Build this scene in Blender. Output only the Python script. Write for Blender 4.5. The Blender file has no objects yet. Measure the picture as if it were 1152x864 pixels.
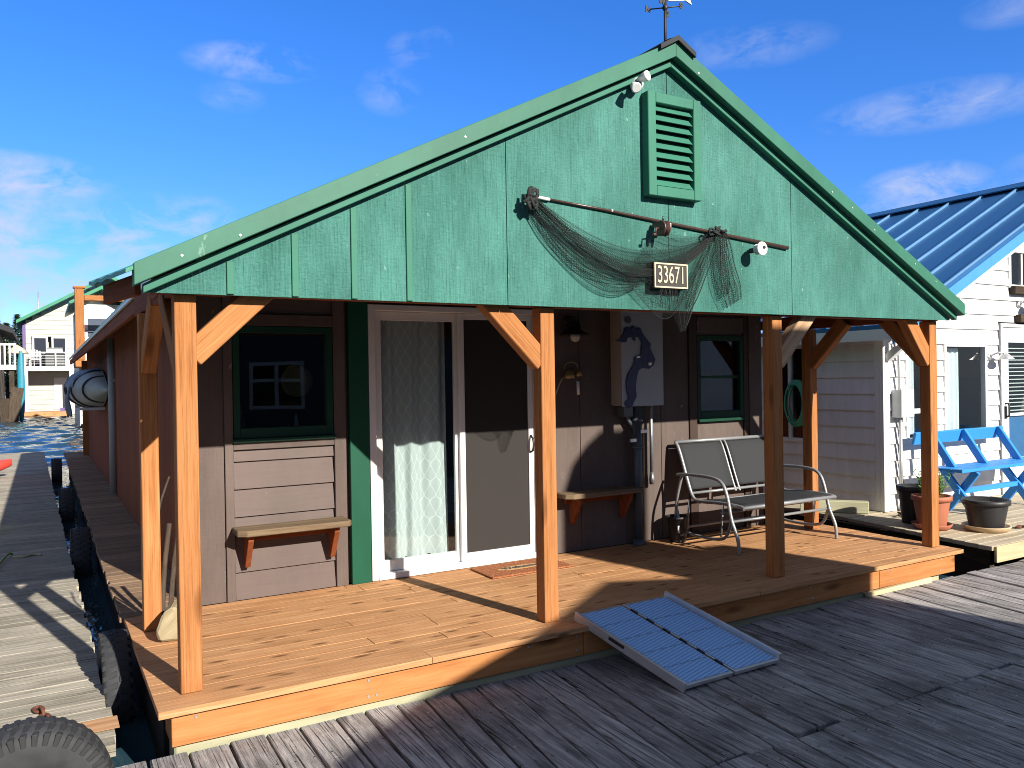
import bpy, bmesh, math, random
from mathutils import Vector, Matrix
random.seed(7)
S = bpy.context.scene
COL = S.collection
LOC = {}
PI = math.pi

# ------------------------------------------------------------------ camera
F_PX = 910.87
CR = Vector((0.86438615, -0.5025625, -0.016356)).normalized()
CF = Vector((0.5025438, 0.86453405, -0.0055327)).normalized()
CU = CR.cross(CF).normalized()
CAM = Vector((0, 0, 1.6))
cd = bpy.data.cameras.new('camera')
cam = bpy.data.objects.new('camera', cd)
COL.objects.link(cam)
cd.sensor_width = 36.0
cd.lens = 36.0 * F_PX / 1152
cd.clip_start = 0.05
cd.clip_end = 6000
m3 = Matrix((CR, CU, -CF)).transposed()
cam.matrix_world = Matrix.Translation(CAM) @ m3.to_4x4()
S.camera = cam

def ray(u, v):
    return CF + (u - 576) / F_PX * CR - (v - 432) / F_PX * CU

# ------------------------------------------------------------------ node helpers
def newmat(name):
    m = bpy.data.materials.new(name)
    m.use_nodes = True
    nt = m.node_tree
    nt.nodes.clear()
    return m, nt

def N(nt, typ, ins=None, **props):
    n = nt.nodes.new(typ)
    for k, v in props.items():
        setattr(n, k, v)
    for k, v in (ins or {}).items():
        s = n.inputs[k]
        if isinstance(v, bpy.types.NodeSocket):
            nt.links.new(v, s)
        else:
            if hasattr(s.default_value, '__len__') and not hasattr(v, '__len__'):
                v = [v] * len(s.default_value)
            if hasattr(v, '__len__') and hasattr(s.default_value, '__len__') and len(v) == 3 and len(s.default_value) == 4:
                v = (*v, 1)
            s.default_value = v
    return n

def math_(nt, op, a, b=None, c=None, clamp=False):
    ins = {0: a}
    if b is not None: ins[1] = b
    if c is not None: ins[2] = c
    n = N(nt, 'ShaderNodeMath', ins, operation=op)
    n.use_clamp = clamp
    return n.outputs[0]

def ramp(nt, fac, stops, interp='LINEAR'):
    n = N(nt, 'ShaderNodeValToRGB', {'Fac': fac})
    cr = n.color_ramp
    cr.interpolation = interp
    while len(cr.elements) > 1: cr.elements.remove(cr.elements[-1])
    for i, (p, c) in enumerate(stops):
        e = cr.elements[0] if i == 0 else cr.elements.new(p)
        e.position = p
        e.color = (*c, 1) if hasattr(c, '__len__') else (c, c, c, 1)
    return n.outputs['Color']

def mix(nt, fac, a, b, mode='MIX'):
    n = N(nt, 'ShaderNodeMix', data_type='RGBA', blend_type=mode)
    for k, v in ((0, fac), (6, a), (7, b)):
        s = n.inputs[k]
        if isinstance(v, bpy.types.NodeSocket): nt.links.new(v, s)
        elif k == 0: s.default_value = v
        else: s.default_value = (*v, 1) if hasattr(v, '__len__') else (v, v, v, 1)
    return n.outputs[2]

def out(nt, sh):
    o = N(nt, 'ShaderNodeOutputMaterial')
    nt.links.new(sh, o.inputs['Surface'])

def bsdf(nt, col, rough=.6, normal=None, metallic=0., spec=.5, **kw):
    ins = {'Base Color': col, 'Roughness': rough, 'Metallic': metallic, 'Specular IOR Level': spec}
    if normal is not None: ins['Normal'] = normal
    ins.update(kw)
    return N(nt, 'ShaderNodeBsdfPrincipled', ins).outputs[0]

def noise(nt, vec, scale=5, detail=4, rough=.55, dist=0.):
    return N(nt, 'ShaderNodeTexNoise', {'Vector': vec, 'Scale': scale, 'Detail': detail, 'Roughness': rough, 'Distortion': dist}).outputs['Fac']

def bump(nt, h, strength=.3, dist=.01):
    return N(nt, 'ShaderNodeBump', {'Height': h, 'Strength': strength, 'Distance': dist}).outputs[0]

def uvn(nt):
    return N(nt, 'ShaderNodeUVMap').outputs[0]

def objc(nt):
    return N(nt, 'ShaderNodeTexCoord').outputs['Object']

def scl(nt, vec, s):
    return N(nt, 'ShaderNodeVectorMath', {0: vec, 1: s}, operation='MULTIPLY').outputs[0]

def wood(name, dark, mid, light, along=1.3, across=26, rough=.65, bmp=.25, tonev=.25, knots=0., stain=.3, staincol=None, bdist=.006, sx=1.2, cracks=0., nails=False, kscale=(1.7, 6.5, 1)):
    m, nt = newmat(name)
    uv = uvn(nt)
    g = noise(nt, scl(nt, uv, (along, across, 1)), 1, 6, .62, .6)
    g2 = noise(nt, scl(nt, uv, (along * 3, across * 4.5, 1)), 1, 4, .7)
    gg = math_(nt, 'ADD', math_(nt, 'MULTIPLY', g, .7), math_(nt, 'MULTIPLY', g2, .3))
    col = ramp(nt, gg, [(.3, dark), (.48, mid), (.68, light)])
    tone = N(nt, 'ShaderNodeAttribute', attribute_name='tone').outputs['Fac']
    tf = math_(nt, 'ADD', math_(nt, 'MULTIPLY', tone, 2 * tonev), 1 - tonev)
    col = mix(nt, 1., col, N(nt, 'ShaderNodeCombineColor', {0: tf, 1: tf, 2: tf}).outputs[0], 'MULTIPLY')
    big = noise(nt, objc(nt), sx, 5, .6)
    sc = staincol or tuple(x * .45 for x in mid)
    col = mix(nt, math_(nt, 'MULTIPLY', ramp(nt, big, [(.45, 0.), (.72, 1.)]), stain), col, sc)
    h = gg
    if cracks:
        ck = noise(nt, scl(nt, uv, (1.1, 95, 1)), 1, 5, .65, .3)
        cf = ramp(nt, ck, [(.36, 1.), (.43, 0.)])
        col = mix(nt, math_(nt, 'MULTIPLY', cf, cracks), col, tuple(x * .3 for x in dark))
        sp = ramp(nt, noise(nt, scl(nt, objc(nt), (1, 1, 1)), 42, 3, .7), [(.62, 0.), (.72, 1.)])
        col = mix(nt, math_(nt, 'MULTIPLY', sp, cracks * .5), col, tuple(min(1, x * 1.5) for x in light))
        h = math_(nt, 'SUBTRACT', gg, math_(nt, 'MULTIPLY', cf, .5))
    if nails:
        sp_ = N(nt, 'ShaderNodeSeparateXYZ', {0: objc(nt)})
        fx = math_(nt, 'MULTIPLY', math_(nt, 'SUBTRACT', math_(nt, 'FRACT', math_(nt, 'MULTIPLY', sp_.outputs[0], 1 / .091)), .5), .091)
        fy = math_(nt, 'MULTIPLY', math_(nt, 'SUBTRACT', math_(nt, 'FRACT', math_(nt, 'ADD', math_(nt, 'MULTIPLY', sp_.outputs[1], 1 / .62), .1)), .5), .62)
        dd_ = math_(nt, 'ADD', math_(nt, 'MULTIPLY', fx, fx), math_(nt, 'MULTIPLY', fy, fy))
        col = mix(nt, math_(nt, 'MULTIPLY', math_(nt, 'LESS_THAN', dd_, .000045), .8), col, (.03, .022, .02))
    if knots:
        k = N(nt, 'ShaderNodeTexVoronoi', {'Vector': scl(nt, uv, kscale), 'Scale': 1.0, 'Randomness': 1.0}, feature='F1').outputs['Distance']
        kk = ramp(nt, k, [(.06, 1.), (.15, .6), (.24, 0.)])
        col = mix(nt, math_(nt, 'MULTIPLY', kk, knots), col, tuple(x * .35 for x in dark))
    out(nt, bsdf(nt, col, min(.95, rough + .2), bump(nt, h, bmp, bdist), spec=.12))
    return m

def paint(name, col, rough=.6, bmp=.12, var=.12, along=2.5, across=30, spots=0., spotcol=(.8, .85, .8), metallic=0., spec=.25, fade=None, bdist=.004, streak=False):
    """painted, rough-sawn or smooth surface with slight mottling"""
    m, nt = newmat(name)
    uv = uvn(nt)
    g = noise(nt, scl(nt, uv, (along, across, 1)), 1, 5, .6, .5)
    gc = noise(nt, scl(nt, uv, (across * .9, along * 5, 1)), 1, 4, .65)
    g = math_(nt, 'ADD', math_(nt, 'MULTIPLY', g, .68), math_(nt, 'MULTIPLY', gc, .32))
    big = noise(nt, scl(nt, objc(nt), (1, 1, .45)), 2.1, 6, .65)
    c = mix(nt, ramp(nt, big, [(.3, 0.), (.7, 1.)]), tuple(x * (1 - var) for x in col), tuple(min(1, x * (1 + var)) for x in (fade or col)))
    c = mix(nt, math_(nt, 'MULTIPLY', ramp(nt, g, [(.3, 1.), (.5, 0.)]), var * 2), c, tuple(x * .6 for x in col))
    if spots:
        sp = noise(nt, scl(nt, objc(nt), (14, 14, 9)), 1, 3, .6)
        c = mix(nt, math_(nt, 'MULTIPLY', ramp(nt, sp, [(.70, 0.), (.74, 1.)]), spots), c, spotcol)
    if streak:
        tone = N(nt, 'ShaderNodeAttribute', attribute_name='tone').outputs['Fac']
        st_ = noise(nt, scl(nt, objc(nt), (7, 7, .9)), 1, 5, .65, .3)
        f_ = math_(nt, 'ADD', .74, math_(nt, 'ADD', math_(nt, 'MULTIPLY', st_, .4), math_(nt, 'MULTIPLY', tone, .12)))
        c = mix(nt, 1., c, N(nt, 'ShaderNodeCombineColor', {0: f_, 1: f_, 2: f_}).outputs[0], 'MULTIPLY')
        dirt = math_(nt, 'MULTIPLY', ramp(nt, noise(nt, scl(nt, objc(nt), (5, 5, 1.2)), 1, 6, .7), [(.55, 0.), (.75, 1.)]), .35)
        c = mix(nt, dirt, c, tuple(x * .55 + .03 for x in col))
        ch = ramp(nt, noise(nt, scl(nt, uv, (9, 26, 1)), 1, 3, .6), [(.66, 0.), (.7, 1.)])
        c = mix(nt, math_(nt, 'MULTIPLY', ch, .35), c, tuple(min(1, x * 1.6 + .04) for x in col))
    out(nt, bsdf(nt, c, rough, bump(nt, g, bmp, bdist), metallic, spec))
    return m

def plain(name, col, rough=.5, metallic=0., var=.08, spec=.5, nscale=9., bmp=.0):
    m, nt = newmat(name)
    n = noise(nt, objc(nt), nscale, 4, .6)
    c = mix(nt, n, tuple(x * (1 - 2 * var) for x in col), tuple(min(1, x * (1 + 2 * var)) for x in col))
    r = math_(nt, 'ADD', math_(nt, 'MULTIPLY', n, .2), rough - .1)
    nrm = bump(nt, n, bmp, .004) if bmp else None
    out(nt, bsdf(nt, c, r, nrm, metallic, spec))
    return m

def glassmat(name, tint=(.9, .95, .95), dark=0., rough=.01, base=.065):
    m, nt = newmat(name)
    fc = N(nt, 'ShaderNodeLayerWeight', {'Blend': .5}).outputs['Facing']
    fr = math_(nt, 'ADD', base, math_(nt, 'MULTIPLY', math_(nt, 'POWER', fc, 5.), .9), clamp=True)
    wob = noise(nt, objc(nt), 1.5, 1, .4)
    gl = N(nt, 'ShaderNodeBsdfGlossy', {'Roughness': rough, 'Color': (1, 1, 1), 'Normal': bump(nt, wob, .05, .02)}).outputs[0]
    tr = N(nt, 'ShaderNodeBsdfTransparent', {'Color': tint}).outputs[0]
    if dark:
        df = N(nt, 'ShaderNodeBsdfDiffuse', {'Color': (.03, .032, .035)}).outputs[0]
        tr = N(nt, 'ShaderNodeMixShader', {0: dark, 1: tr, 2: df}).outputs[0]
    out(nt, N(nt, 'ShaderNodeMixShader', {0: fr, 1: tr, 2: gl}).outputs[0])
    return m

# ------------------------------------------------------------------ materials
M = {}
M['cedar'] = wood('new_cedar', (.25, .092, .03), (.37, .155, .056), (.47, .22, .088), 1.6, 34, .6, .6, .12, .8, .3, (.27, .085, .024), .008, 1.2, .14)
M['cedar_deck'] = wood('cedar_decking', (.33, .15, .062), (.47, .245, .115), (.58, .345, .185), 1.6, 36, .62, .45, .09, .9, .4, (.30, .14, .058), .006, 2.4, .25, False, (3.4, 11., 1))
M['cedar_fascia'] = wood('cedar_fascia', (.28, .1, .034), (.39, .165, .058), (.47, .22, .088), 1.3, 20, .6, .35, .1, .9, .35, (.25, .09, .03))
M['red_stain'] = wood('red_brown_stain', (.14, .034, .012), (.2, .055, .02), (.26, .085, .035), 1.2, 24, .6, .3, .12, .25, .25)
M['old_deck'] = wood('weathered_brown_decking', (.16, .098, .06), (.25, .165, .105), (.34, .24, .165), 1.2, 24, .8, .4, .22, .3, .3, None, .008, 1.2, .5)
M['grey_dock'] = wood('weathered_grey_dock', (.135, .125, .126), (.335, .318, .318), (.58, .56, .55), 2.6, 34, .85, 1., .2, .6, .62, (.085, .082, .08), .016, 2.0, 1., True)
M['tan_dock'] = wood('weathered_tan_dock', (.19, .165, .125), (.34, .31, .25), (.49, .455, .385), 1.4, 34, .85, .7, .16, .35, .45, (.2, .185, .15), .008, 2.2, .8)
M['green_timber'] = wood('treated_timber', (.27, .27, .16), (.4, .39, .26), (.5, .48, .34), 1.0, 14, .8, .3, .15, .2, .35)
M['pale_timber'] = wood('pale_timber', (.36, .29, .17), (.5, .41, .25), (.6, .5, .33), 1.0, 14, .75, .3, .1, .3, .2)
M['old_brace'] = wood('weathered_brace', (.28, .16, .09), (.42, .27, .16), (.55, .38, .25), 1.2, 20, .75, .3, .1, .3, .2)
M['brown_ply'] = paint('brown_painted_plywood', (.105, .079, .069), .65, .8, .2, 4, 60, .5, (.4, .34, .3), streak=True)
M['brown_lap'] = paint('brown_painted_siding', (.118, .088, .079), .6, .35, .12, 2., 28, .3, (.4, .34, .3))
M['dark_trim'] = paint('dark_brown_trim', (.05, .032, .025), .55, .2, .1)
M['shade_green'] = paint('shaded_green_sash', (.004, .04, .022), .5, .2, .12)  # the dark green trim paint with porch shade put into its colour
M['green_ply'] = paint('green_painted_plywood', (.034, .15, .119), .65, 1., .24, 5., 75, .6, (.3, .5, .42), fade=(.062, .2, .168), bdist=.02, streak=True)
M['green_trim'] = paint('green_metal_trim', (.036, .145, .098), .5, .15, .16, 1.2, 9, .3, (.3, .45, .38))
M['green_trim2'] = paint('green_wood_trim', (.036, .16, .11), .6, .5, .14, 1.6, 26)
M['dark_green'] = paint('dark_green_paint', (.006, .07, .038), .5, .2, .12)
M['roof_green'] = paint('green_roof_sheet', (.05, .24, .14), .4, .05, .1)
M['black'] = plain('black_plastic', (.02, .02, .022), .5)
M['tar'] = plain('black_roof_felt', (.02, .022, .026), .8)
M['white_vinyl'] = plain('white_vinyl', (.7, .7, .69), .45, 0, .03)
M['white_paint'] = paint('white_painted_siding', (.72, .72, .72), .6, .2, .05, 1.5, 24, streak=True)
M['cream'] = paint('cream_siding', (.44, .44, .39), .6, .1, .05)
M['steel'] = plain('galvanised_steel', (.55, .56, .57), .42, .75, .06)
M['alu'] = plain('aluminium', (.72, .72, .72), .38, .7, .05)
M['frame_grey'] = plain('grey_powder_coat', (.27, .28, .29), .38, .35, .04)
M['box_grey'] = plain('grey_enamel', (.36, .39, .42), .45, 0, .05, nscale=4)
M['box_side'] = plain('darker_grey_enamel', (.3, .27, .24), .55, 0, .06, nscale=4)  # darker, browner tone for the cabinet's left face only
M['dark_pipe'] = plain('dark_grey_pipe', (.07, .085, .1), .4)
M['glass'] = glassmat('window_glass')
M['glass_dark'] = glassmat('shaded_window_glass', (.55, .6, .6), base=.06)
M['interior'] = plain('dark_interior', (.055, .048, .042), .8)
M['blue_bench'] = paint('blue_paint', (.035, .235, .62), .45, .1, .06)
M['plaque_blue'] = plain('navy_enamel', (.013, .02, .085), .35, nscale=30)
M['terracotta'] = plain('terracotta', (.36, .12, .065), .7, 0, .1)
M['tan_plastic'] = plain('tan_plastic', (.5, .37, .22), .5)
M['soil'] = plain('potting_soil', (.04, .03, .02), .95, nscale=40, bmp=.6)
M['blue_roof'] = plain('blue_steel_roof', (.03, .12, .29), .4, .2, .06, nscale=1.2)
M['blue_seam'] = plain('blue_steel_seam', (.12, .28, .5), .4, .2, .05)
M['blue_trim'] = plain('blue_barge_board', (.06, .25, .62), .4, 0, .04)
M['rust'] = plain('rusty_iron', (.16, .06, .035), .8, .3, .25, nscale=30, bmp=.4)
M['rubber'] = plain('tyre_rubber', (.022, .023, .026), .8, 0, .25, nscale=12, bmp=.25)
M['tyre_side'] = plain('dusty_tyre_rubber', (.034, .036, .04), .85, 0, .35, nscale=10, bmp=.2)
M['net_line'] = plain('dark_net_twine', (.013, .016, .016), .85)
M['brass'] = plain('dull_brass', (.33, .23, .1), .45, .6, .1)
M['lead'] = plain('blackened_metal', (.03, .03, .03), .5, .5)
M['cream_paint'] = plain('cream_lettering', (.55, .48, .33), .6)
M['sign_dark'] = plain('dark_sign_board', (.035, .03, .025), .7)
M['coir'] = None
M['blue_siding'] = paint('slate_blue_siding', (.03, .036, .05), .6, .1, .06)
M['red'] = plain('red_gelcoat', (.62, .06, .045), .3)
M['lime'] = plain('lime_gelcoat', (.5, .62, .05), .3)
M['teal'] = plain('teal_gelcoat', (.015, .2, .28), .4)
M['hull'] = plain('silver_hull', (.36, .4, .4), .65, 0, .15, nscale=5)
M['tarp'] = plain('blue_grey_tarp', (.2, .25, .33), .7, 0, .2, nscale=8, bmp=.4)
M['dark_float'] = wood('near_black_timber', (.012, .011, .01), (.025, .022, .018), (.04, .035, .028), 1, 16, .7, .3, .2)  # near-black tone for the floats under the docks and deck
M['shelf_wood'] = wood('old_shelf_wood', (.1, .065, .04), (.17, .12, .075), (.24, .18, .12), 1.4, 26, .8, .4, .15, .2, .3, None, .008, 1.2, .4)
M['stone'] = wood('split_log', (.2, .16, .095), (.3, .25, .155), (.4, .34, .22), 3, 20, .85, .5, .1, 0, .3)
M['driftwood'] = wood('driftwood', (.03, .022, .017), (.06, .045, .034), (.1, .078, .058), 2, 24, .8, .5, .2)
M['purple'] = plain('violet_panel', (.12, .08, .22), .6)
M['rope_green'] = plain('green_rope', (.2, .36, .06), .7)
M['rope_tan'] = plain('tan_rope', (.5, .45, .28), .8)
M['hose'] = plain('green_hose', (.05, .33, .2), .4)
M['bark'] = plain('bark', (.08, .055, .035), .9)
M['wall_lamp'] = plain('weathered_bronze', (.03, .028, .026), .5, .4)
M['frost'] = plain('frosted_glass', (.5, .47, .4), .3)
M['curtain_side'] = plain('white_cloth', (.78, .79, .82), .8)

def leaf_mat(name, a, b):
    m, nt = newmat(name)
    n = N(nt, 'ShaderNodeAttribute', attribute_name='tone').outputs['Fac']
    c = mix(nt, n, a, b)
    d = bsdf(nt, c, .6)
    t = N(nt, 'ShaderNodeBsdfTranslucent', {'Color': c}).outputs[0]
    out(nt, N(nt, 'ShaderNodeMixShader', {0: .25, 1: d, 2: t}).outputs[0])
    return m
M['leaf'] = leaf_mat('herb_leaves', (.06, .14, .02), (.16, .3, .05))
M['needle'] = leaf_mat('conifer_needles', (.03, .06, .02), (.08, .13, .045))

def coir():
    m, nt = newmat('coir_mat')
    o = objc(nt)
    n = noise(nt, o, 90, 3, .7)
    c = ramp(nt, n, [(.35, (.17, .05, .025)), (.5, (.34, .12, .055)), (.68, (.5, .25, .12))])
    out(nt, bsdf(nt, c, .95, bump(nt, n, .9, .01), spec=.1))
    return m
M['coir'] = coir()
M['coir_pale'] = plain('pale_coir', (.5, .31, .14), .95, 0, .2, nscale=90, bmp=.6)

def screen_mat(name, op, col):
    m, nt = newmat(name)
    d = bsdf(nt, col, .75, spec=.2)
    t = N(nt, 'ShaderNodeBsdfTransparent').outputs[0]
    out(nt, N(nt, 'ShaderNodeMixShader', {0: op, 1: t, 2: d}).outputs[0])
    return m
M['screen'] = screen_mat('insect_screen', .80, (.04, .036, .034))
M['sling'] = screen_mat('black_sling_mesh', .93, (.032, .034, .037))

def net_mat():
    m, nt = newmat('fishing_net')
    uv = uvn(nt)
    sep = N(nt, 'ShaderNodeSeparateXYZ', {0: uv})
    def lines(a, sgn):
        s = math_(nt, 'ADD', math_(nt, 'MULTIPLY', sep.outputs[0], 62.), math_(nt, 'MULTIPLY', sep.outputs[1], sgn * 62.))
        f = math_(nt, 'ABSOLUTE', math_(nt, 'SUBTRACT', math_(nt, 'FRACT', s), .5))
        return math_(nt, 'GREATER_THAN', f, .5 - a)
    l = math_(nt, 'MAXIMUM', lines(.075, 1), lines(.075, -1))
    d = bsdf(nt, (.012, .015, .015), .85, spec=.15)
    t = N(nt, 'ShaderNodeBsdfTransparent').outputs[0]
    out(nt, N(nt, 'ShaderNodeMixShader', {0: l, 1: t, 2: d}).outputs[0])
    return m
M['net'] = net_mat()

def curtain_mat():
    m, nt = newmat('lace_curtain')
    uv = uvn(nt)
    sep = N(nt, 'ShaderNodeSeparateXYZ', {0: uv})
    w = math_(nt, 'MULTIPLY', math_(nt, 'SINE', math_(nt, 'MULTIPLY', sep.outputs[1], 2 * PI / .17)), .22)
    a = math_(nt, 'MULTIPLY', sep.outputs[0], 1 / .105)
    def ln(sg, o):
        f = math_(nt, 'FRACT', math_(nt, 'ADD', math_(nt, 'ADD', a, math_(nt, 'MULTIPLY', w, sg)), o))
        return math_(nt, 'LESS_THAN', math_(nt, 'ABSOLUTE', math_(nt, 'SUBTRACT', f, .5)), .05)
    l = math_(nt, 'MAXIMUM', ln(1, 0.), ln(-1, .5))
    col = mix(nt, l, (.85, .88, .87), (.92, .94, .93))
    d = N(nt, 'ShaderNodeBsdfDiffuse', {'Color': col}).outputs[0]
    tl = N(nt, 'ShaderNodeBsdfTranslucent', {'Color': col}).outputs[0]
    s = N(nt, 'ShaderNodeMixShader', {0: .3, 1: d, 2: tl}).outputs[0]
    t = N(nt, 'ShaderNodeBsdfTransparent').outputs[0]
    op = math_(nt, 'ADD', .86, math_(nt, 'MULTIPLY', l, .13))
    out(nt, N(nt, 'ShaderNodeMixShader', {0: op, 1: t, 2: s}).outputs[0])
    return m
M['curtain'] = curtain_mat()

def ribbed_blue():
    m, nt = newmat('blue_grip_surface')
    sep = N(nt, 'ShaderNodeSeparateXYZ', {0: uvn(nt)})
    f = math_(nt, 'FRACT', math_(nt, 'MULTIPLY', sep.outputs[0], 1 / .022))
    tri = math_(nt, 'ABSOLUTE', math_(nt, 'SUBTRACT', f, .5))
    g = noise(nt, objc(nt), 60, 3, .6)
    c = mix(nt, ramp(nt, g, [(.3, 0.), (.7, 1.)]), (.27, .52, .93), (.38, .63, .97))
    c = mix(nt, math_(nt, 'LESS_THAN', tri, .19), c, (.16, .36, .72))
    out(nt, bsdf(nt, c, .45, bump(nt, tri, .6, .006)))
    return m
M['grip'] = ribbed_blue()

def water_mat():
    m, nt = newmat('river_water')
    o = objc(nt)
    n1 = noise(nt, scl(nt, o, (1.2, .55, 1)), 1.3, 4, .6, .4)
    n2 = noise(nt, scl(nt, o, (2.6, 1.2, 1)), 2.6, 3, .6)
    h = math_(nt, 'ADD', n1, math_(nt, 'MULTIPLY', n2, .4))
    out(nt, bsdf(nt, (.02, .05, .07), .06, bump(nt, h, .5, .05), IOR=1.33))
    return m
M['water'] = water_mat()

# ------------------------------------------------------------------ mesh builder
class MB:
    def __init__(s):
        s.v = []; s.f = []; s.uv = []; s.t = []; s.sm = []
    def face(s, idx, g=None, tone=None, off=(0, 0), sm=False):
        P = [Vector(s.v[i]) for i in idx]
        n = Vector((0, 0, 0))
        for i in range(len(P)):
            a = P[i]; b = P[(i + 1) % len(P)]
            n += a.cross(b)
        if n.length < 1e-12: n = Vector((0, 0, 1))
        n.normalize()
        g = Vector(g) if g is not None else Vector((0, 0, 1))
        if abs(g.dot(n)) > .8:
            q = n.orthogonal().normalized(); w = n.cross(q)
        else:
            q = (g - n * g.dot(n)).normalized(); w = n.cross(q)
        s.f.append(tuple(idx))
        s.uv.append([(p.dot(q) + off[0], p.dot(w) + off[1]) for p in P])
        s.t.append(random.random() if tone is None else tone)
        s.sm.append(sm)
    def hexa(s, c, g=None, tone=None):
        """c: 8 corners, bottom 4 (ccw seen from above) then top 4"""
        b = len(s.v); s.v += [tuple(x) for x in c]
        C = [Vector(x) for x in c]
        if g is None:
            e = [C[1] - C[0], C[3] - C[0], C[4] - C[0]]
            g = max(e, key=lambda x: x.length).normalized()
        tone = random.random() if tone is None else tone
        off = (random.uniform(0, 90), random.uniform(0, 90))
        for q in ((3, 2, 1, 0), (4, 5, 6, 7), (0, 1, 5, 4), (1, 2, 6, 5), (2, 3, 7, 6), (3, 0, 4, 7)):
            s.face([b + i for i in q], g, tone, off)
    def box(s, x0, x1, y0, y1, z0, z1, g=None, tone=None):
        s.hexa([(x0, y0, z0), (x1, y0, z0), (x1, y1, z0), (x0, y1, z0), (x0, y0, z1), (x1, y0, z1), (x1, y1, z1), (x0, y1, z1)], g, tone)
        return s
    def beam(s, p0, p1, w, t, side=None, tone=None):
        p0 = Vector(p0); p1 = Vector(p1); d = (p1 - p0).normalized()
        sd = Vector(side) if side else Vector((0, 0, 1)).cross(d)
        if sd.length < 1e-6: sd = Vector((1, 0, 0))
        sd = (sd - d * sd.dot(d)).normalized(); up = d.cross(sd).normalized()
        a = sd * w / 2; b = up * t / 2
        c = [p0 - a - b, p1 - a - b, p1 + a - b, p0 + a - b, p0 - a + b, p1 - a + b, p1 + a + b, p0 + a + b]
        if (c[1] - c[0]).cross(c[3] - c[0]).dot(c[4] - c[0]) < 0:
            c = [c[3], c[2], c[1], c[0], c[7], c[6], c[5], c[4]]
        s.hexa(c, d, tone); return s
    def prism(s, poly, fn, d0, d1, g=None, tone=None):
        """poly: 2-D outline, fn(a,b,d)->xyz"""
        n = len(poly); b = len(s.v)
        s.v += [tuple(fn(a, c, d0)) for a, c in poly] + [tuple(fn(a, c, d1)) for a, c in poly]
        tone = random.random() if tone is None else tone
        off = (random.uniform(0, 90), random.uniform(0, 90))
        s.face([b + i for i in range(n)][::-1], g, tone, off)
        s.face([b + n + i for i in range(n)], g, tone, off)
        for i in range(n):
            j = (i + 1) % n
            s.face([b + i, b + j, b + n + j, b + n + i], g, tone, off)
        return s
    def tube(s, pts, r, n=8, cap=True, closed=False, tone=None):
        P = [Vector(p) for p in pts]
        R = r if hasattr(r, '__len__') else [r] * len(P)
        b = len(s.v); prev = None
        L = len(P)
        for i, p in enumerate(P):
            if closed: d = P[(i + 1) % L] - P[i - 1]
            else: d = (P[min(i + 1, L - 1)] - P[max(i - 1, 0)])
            d.normalize()
            a = d.orthogonal().normalized() if prev is None else (prev - d * prev.dot(d)).normalized()
            prev = a; c = d.cross(a)
            for k in range(n):
                q = 2 * PI * k / n
                s.v.append(tuple(p + (a * math.cos(q) + c * math.sin(q)) * R[i]))
        tone = random.random() if tone is None else tone
        for i in range(L if closed else L - 1):
            i2 = (i + 1) % L
            for k in range(n):
                k2 = (k + 1) % n
                s.face([b + i * n + k, b + i * n + k2, b + i2 * n + k2, b + i2 * n + k], (P[i2] - P[i]).normalized() if (P[i2] - P[i]).length > 1e-9 else None, tone, (0, 0), True)
        if cap and not closed:
            s.face([b + k for k in range(n)][::-1], None, tone)
            s.face([b + (L - 1) * n + k for k in range(n)], None, tone)
        return s
    def lathe(s, prof, o, axis='z', n=24, cap=True, tone=.5):
        """prof: [(r,h)...]"""
        b = len(s.v); o = Vector(o)
        for r, h in prof:
            for k in range(n):
                q = 2 * PI * k / n; a = r * math.cos(q); c = r * math.sin(q)
                p = {'z': (a, c, h), 'y': (a, h, c), 'x': (h, a, c)}[axis]
                s.v.append(tuple(o + Vector(p)))
        for i in range(len(prof) - 1):
            for k in range(n):
                k2 = (k + 1) % n
                f = [b + i * n + k, b + i * n + k2, b + (i + 1) * n + k2, b + (i + 1) * n + k]
                if axis == 'y': f = f[::-1]
                s.face(f, None, tone, (0, 0), True)
        if cap:
            f = [b + k for k in range(n)][::-1]; f2 = [b + (len(prof) - 1) * n + k for k in range(n)]
            if axis == 'y': f, f2 = f[::-1], f2[::-1]
            s.face(f, None, tone); s.face(f2, None, tone)
        return s
    def grid(s, fn, nu, nv, sm=True, uvfn=None, tone=.5):
        b = len(s.v)
        for j in range(nv + 1):
            for i in range(nu + 1): s.v.append(tuple(fn(i / nu, j / nv)))
        for j in range(nv):
            for i in range(nu):
                q = [b + j * (nu + 1) + i, b + j * (nu + 1) + i + 1, b + (j + 1) * (nu + 1) + i + 1, b + (j + 1) * (nu + 1) + i]
                s.face(q, None, tone, (0, 0), sm)
                if uvfn:
                    s.uv[-1] = [uvfn(i / nu, j / nv), uvfn((i + 1) / nu, j / nv), uvfn((i + 1) / nu, (j + 1) / nv), uvfn(i / nu, (j + 1) / nv)]
        return s
    def build(s, name, mat, parent=None, bev=0., seg=1, recalc=False, **tags):
        o0 = Vector(LOC.get(parent.name, (0, 0, 0))) if parent else Vector((0, 0, 0))
        me = bpy.data.meshes.new(name)
        me.from_pydata([tuple(Vector(p) - o0) for p in s.v], [], s.f)
        uvl = me.uv_layers.new(name='UVMap')
        i = 0
        for fu in s.uv:
            for q in fu:
                uvl.data[i].uv = q; i += 1
        at = me.attributes.new('tone', 'FLOAT', 'FACE')
        at.data.foreach_set('value', s.t)
        me.polygons.foreach_set('use_smooth', s.sm)
        me.materials.append(M[mat] if isinstance(mat, str) else mat)
        if recalc:
            bm = bmesh.new(); bm.from_mesh(me); bmesh.ops.recalc_face_normals(bm, faces=bm.faces); bm.to_mesh(me); bm.free()
        me.update()
        o = bpy.data.objects.new(name, me)
        COL.objects.link(o)
        if parent:
            o.parent = parent; LOC[o.name] = tuple(o0)
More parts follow.
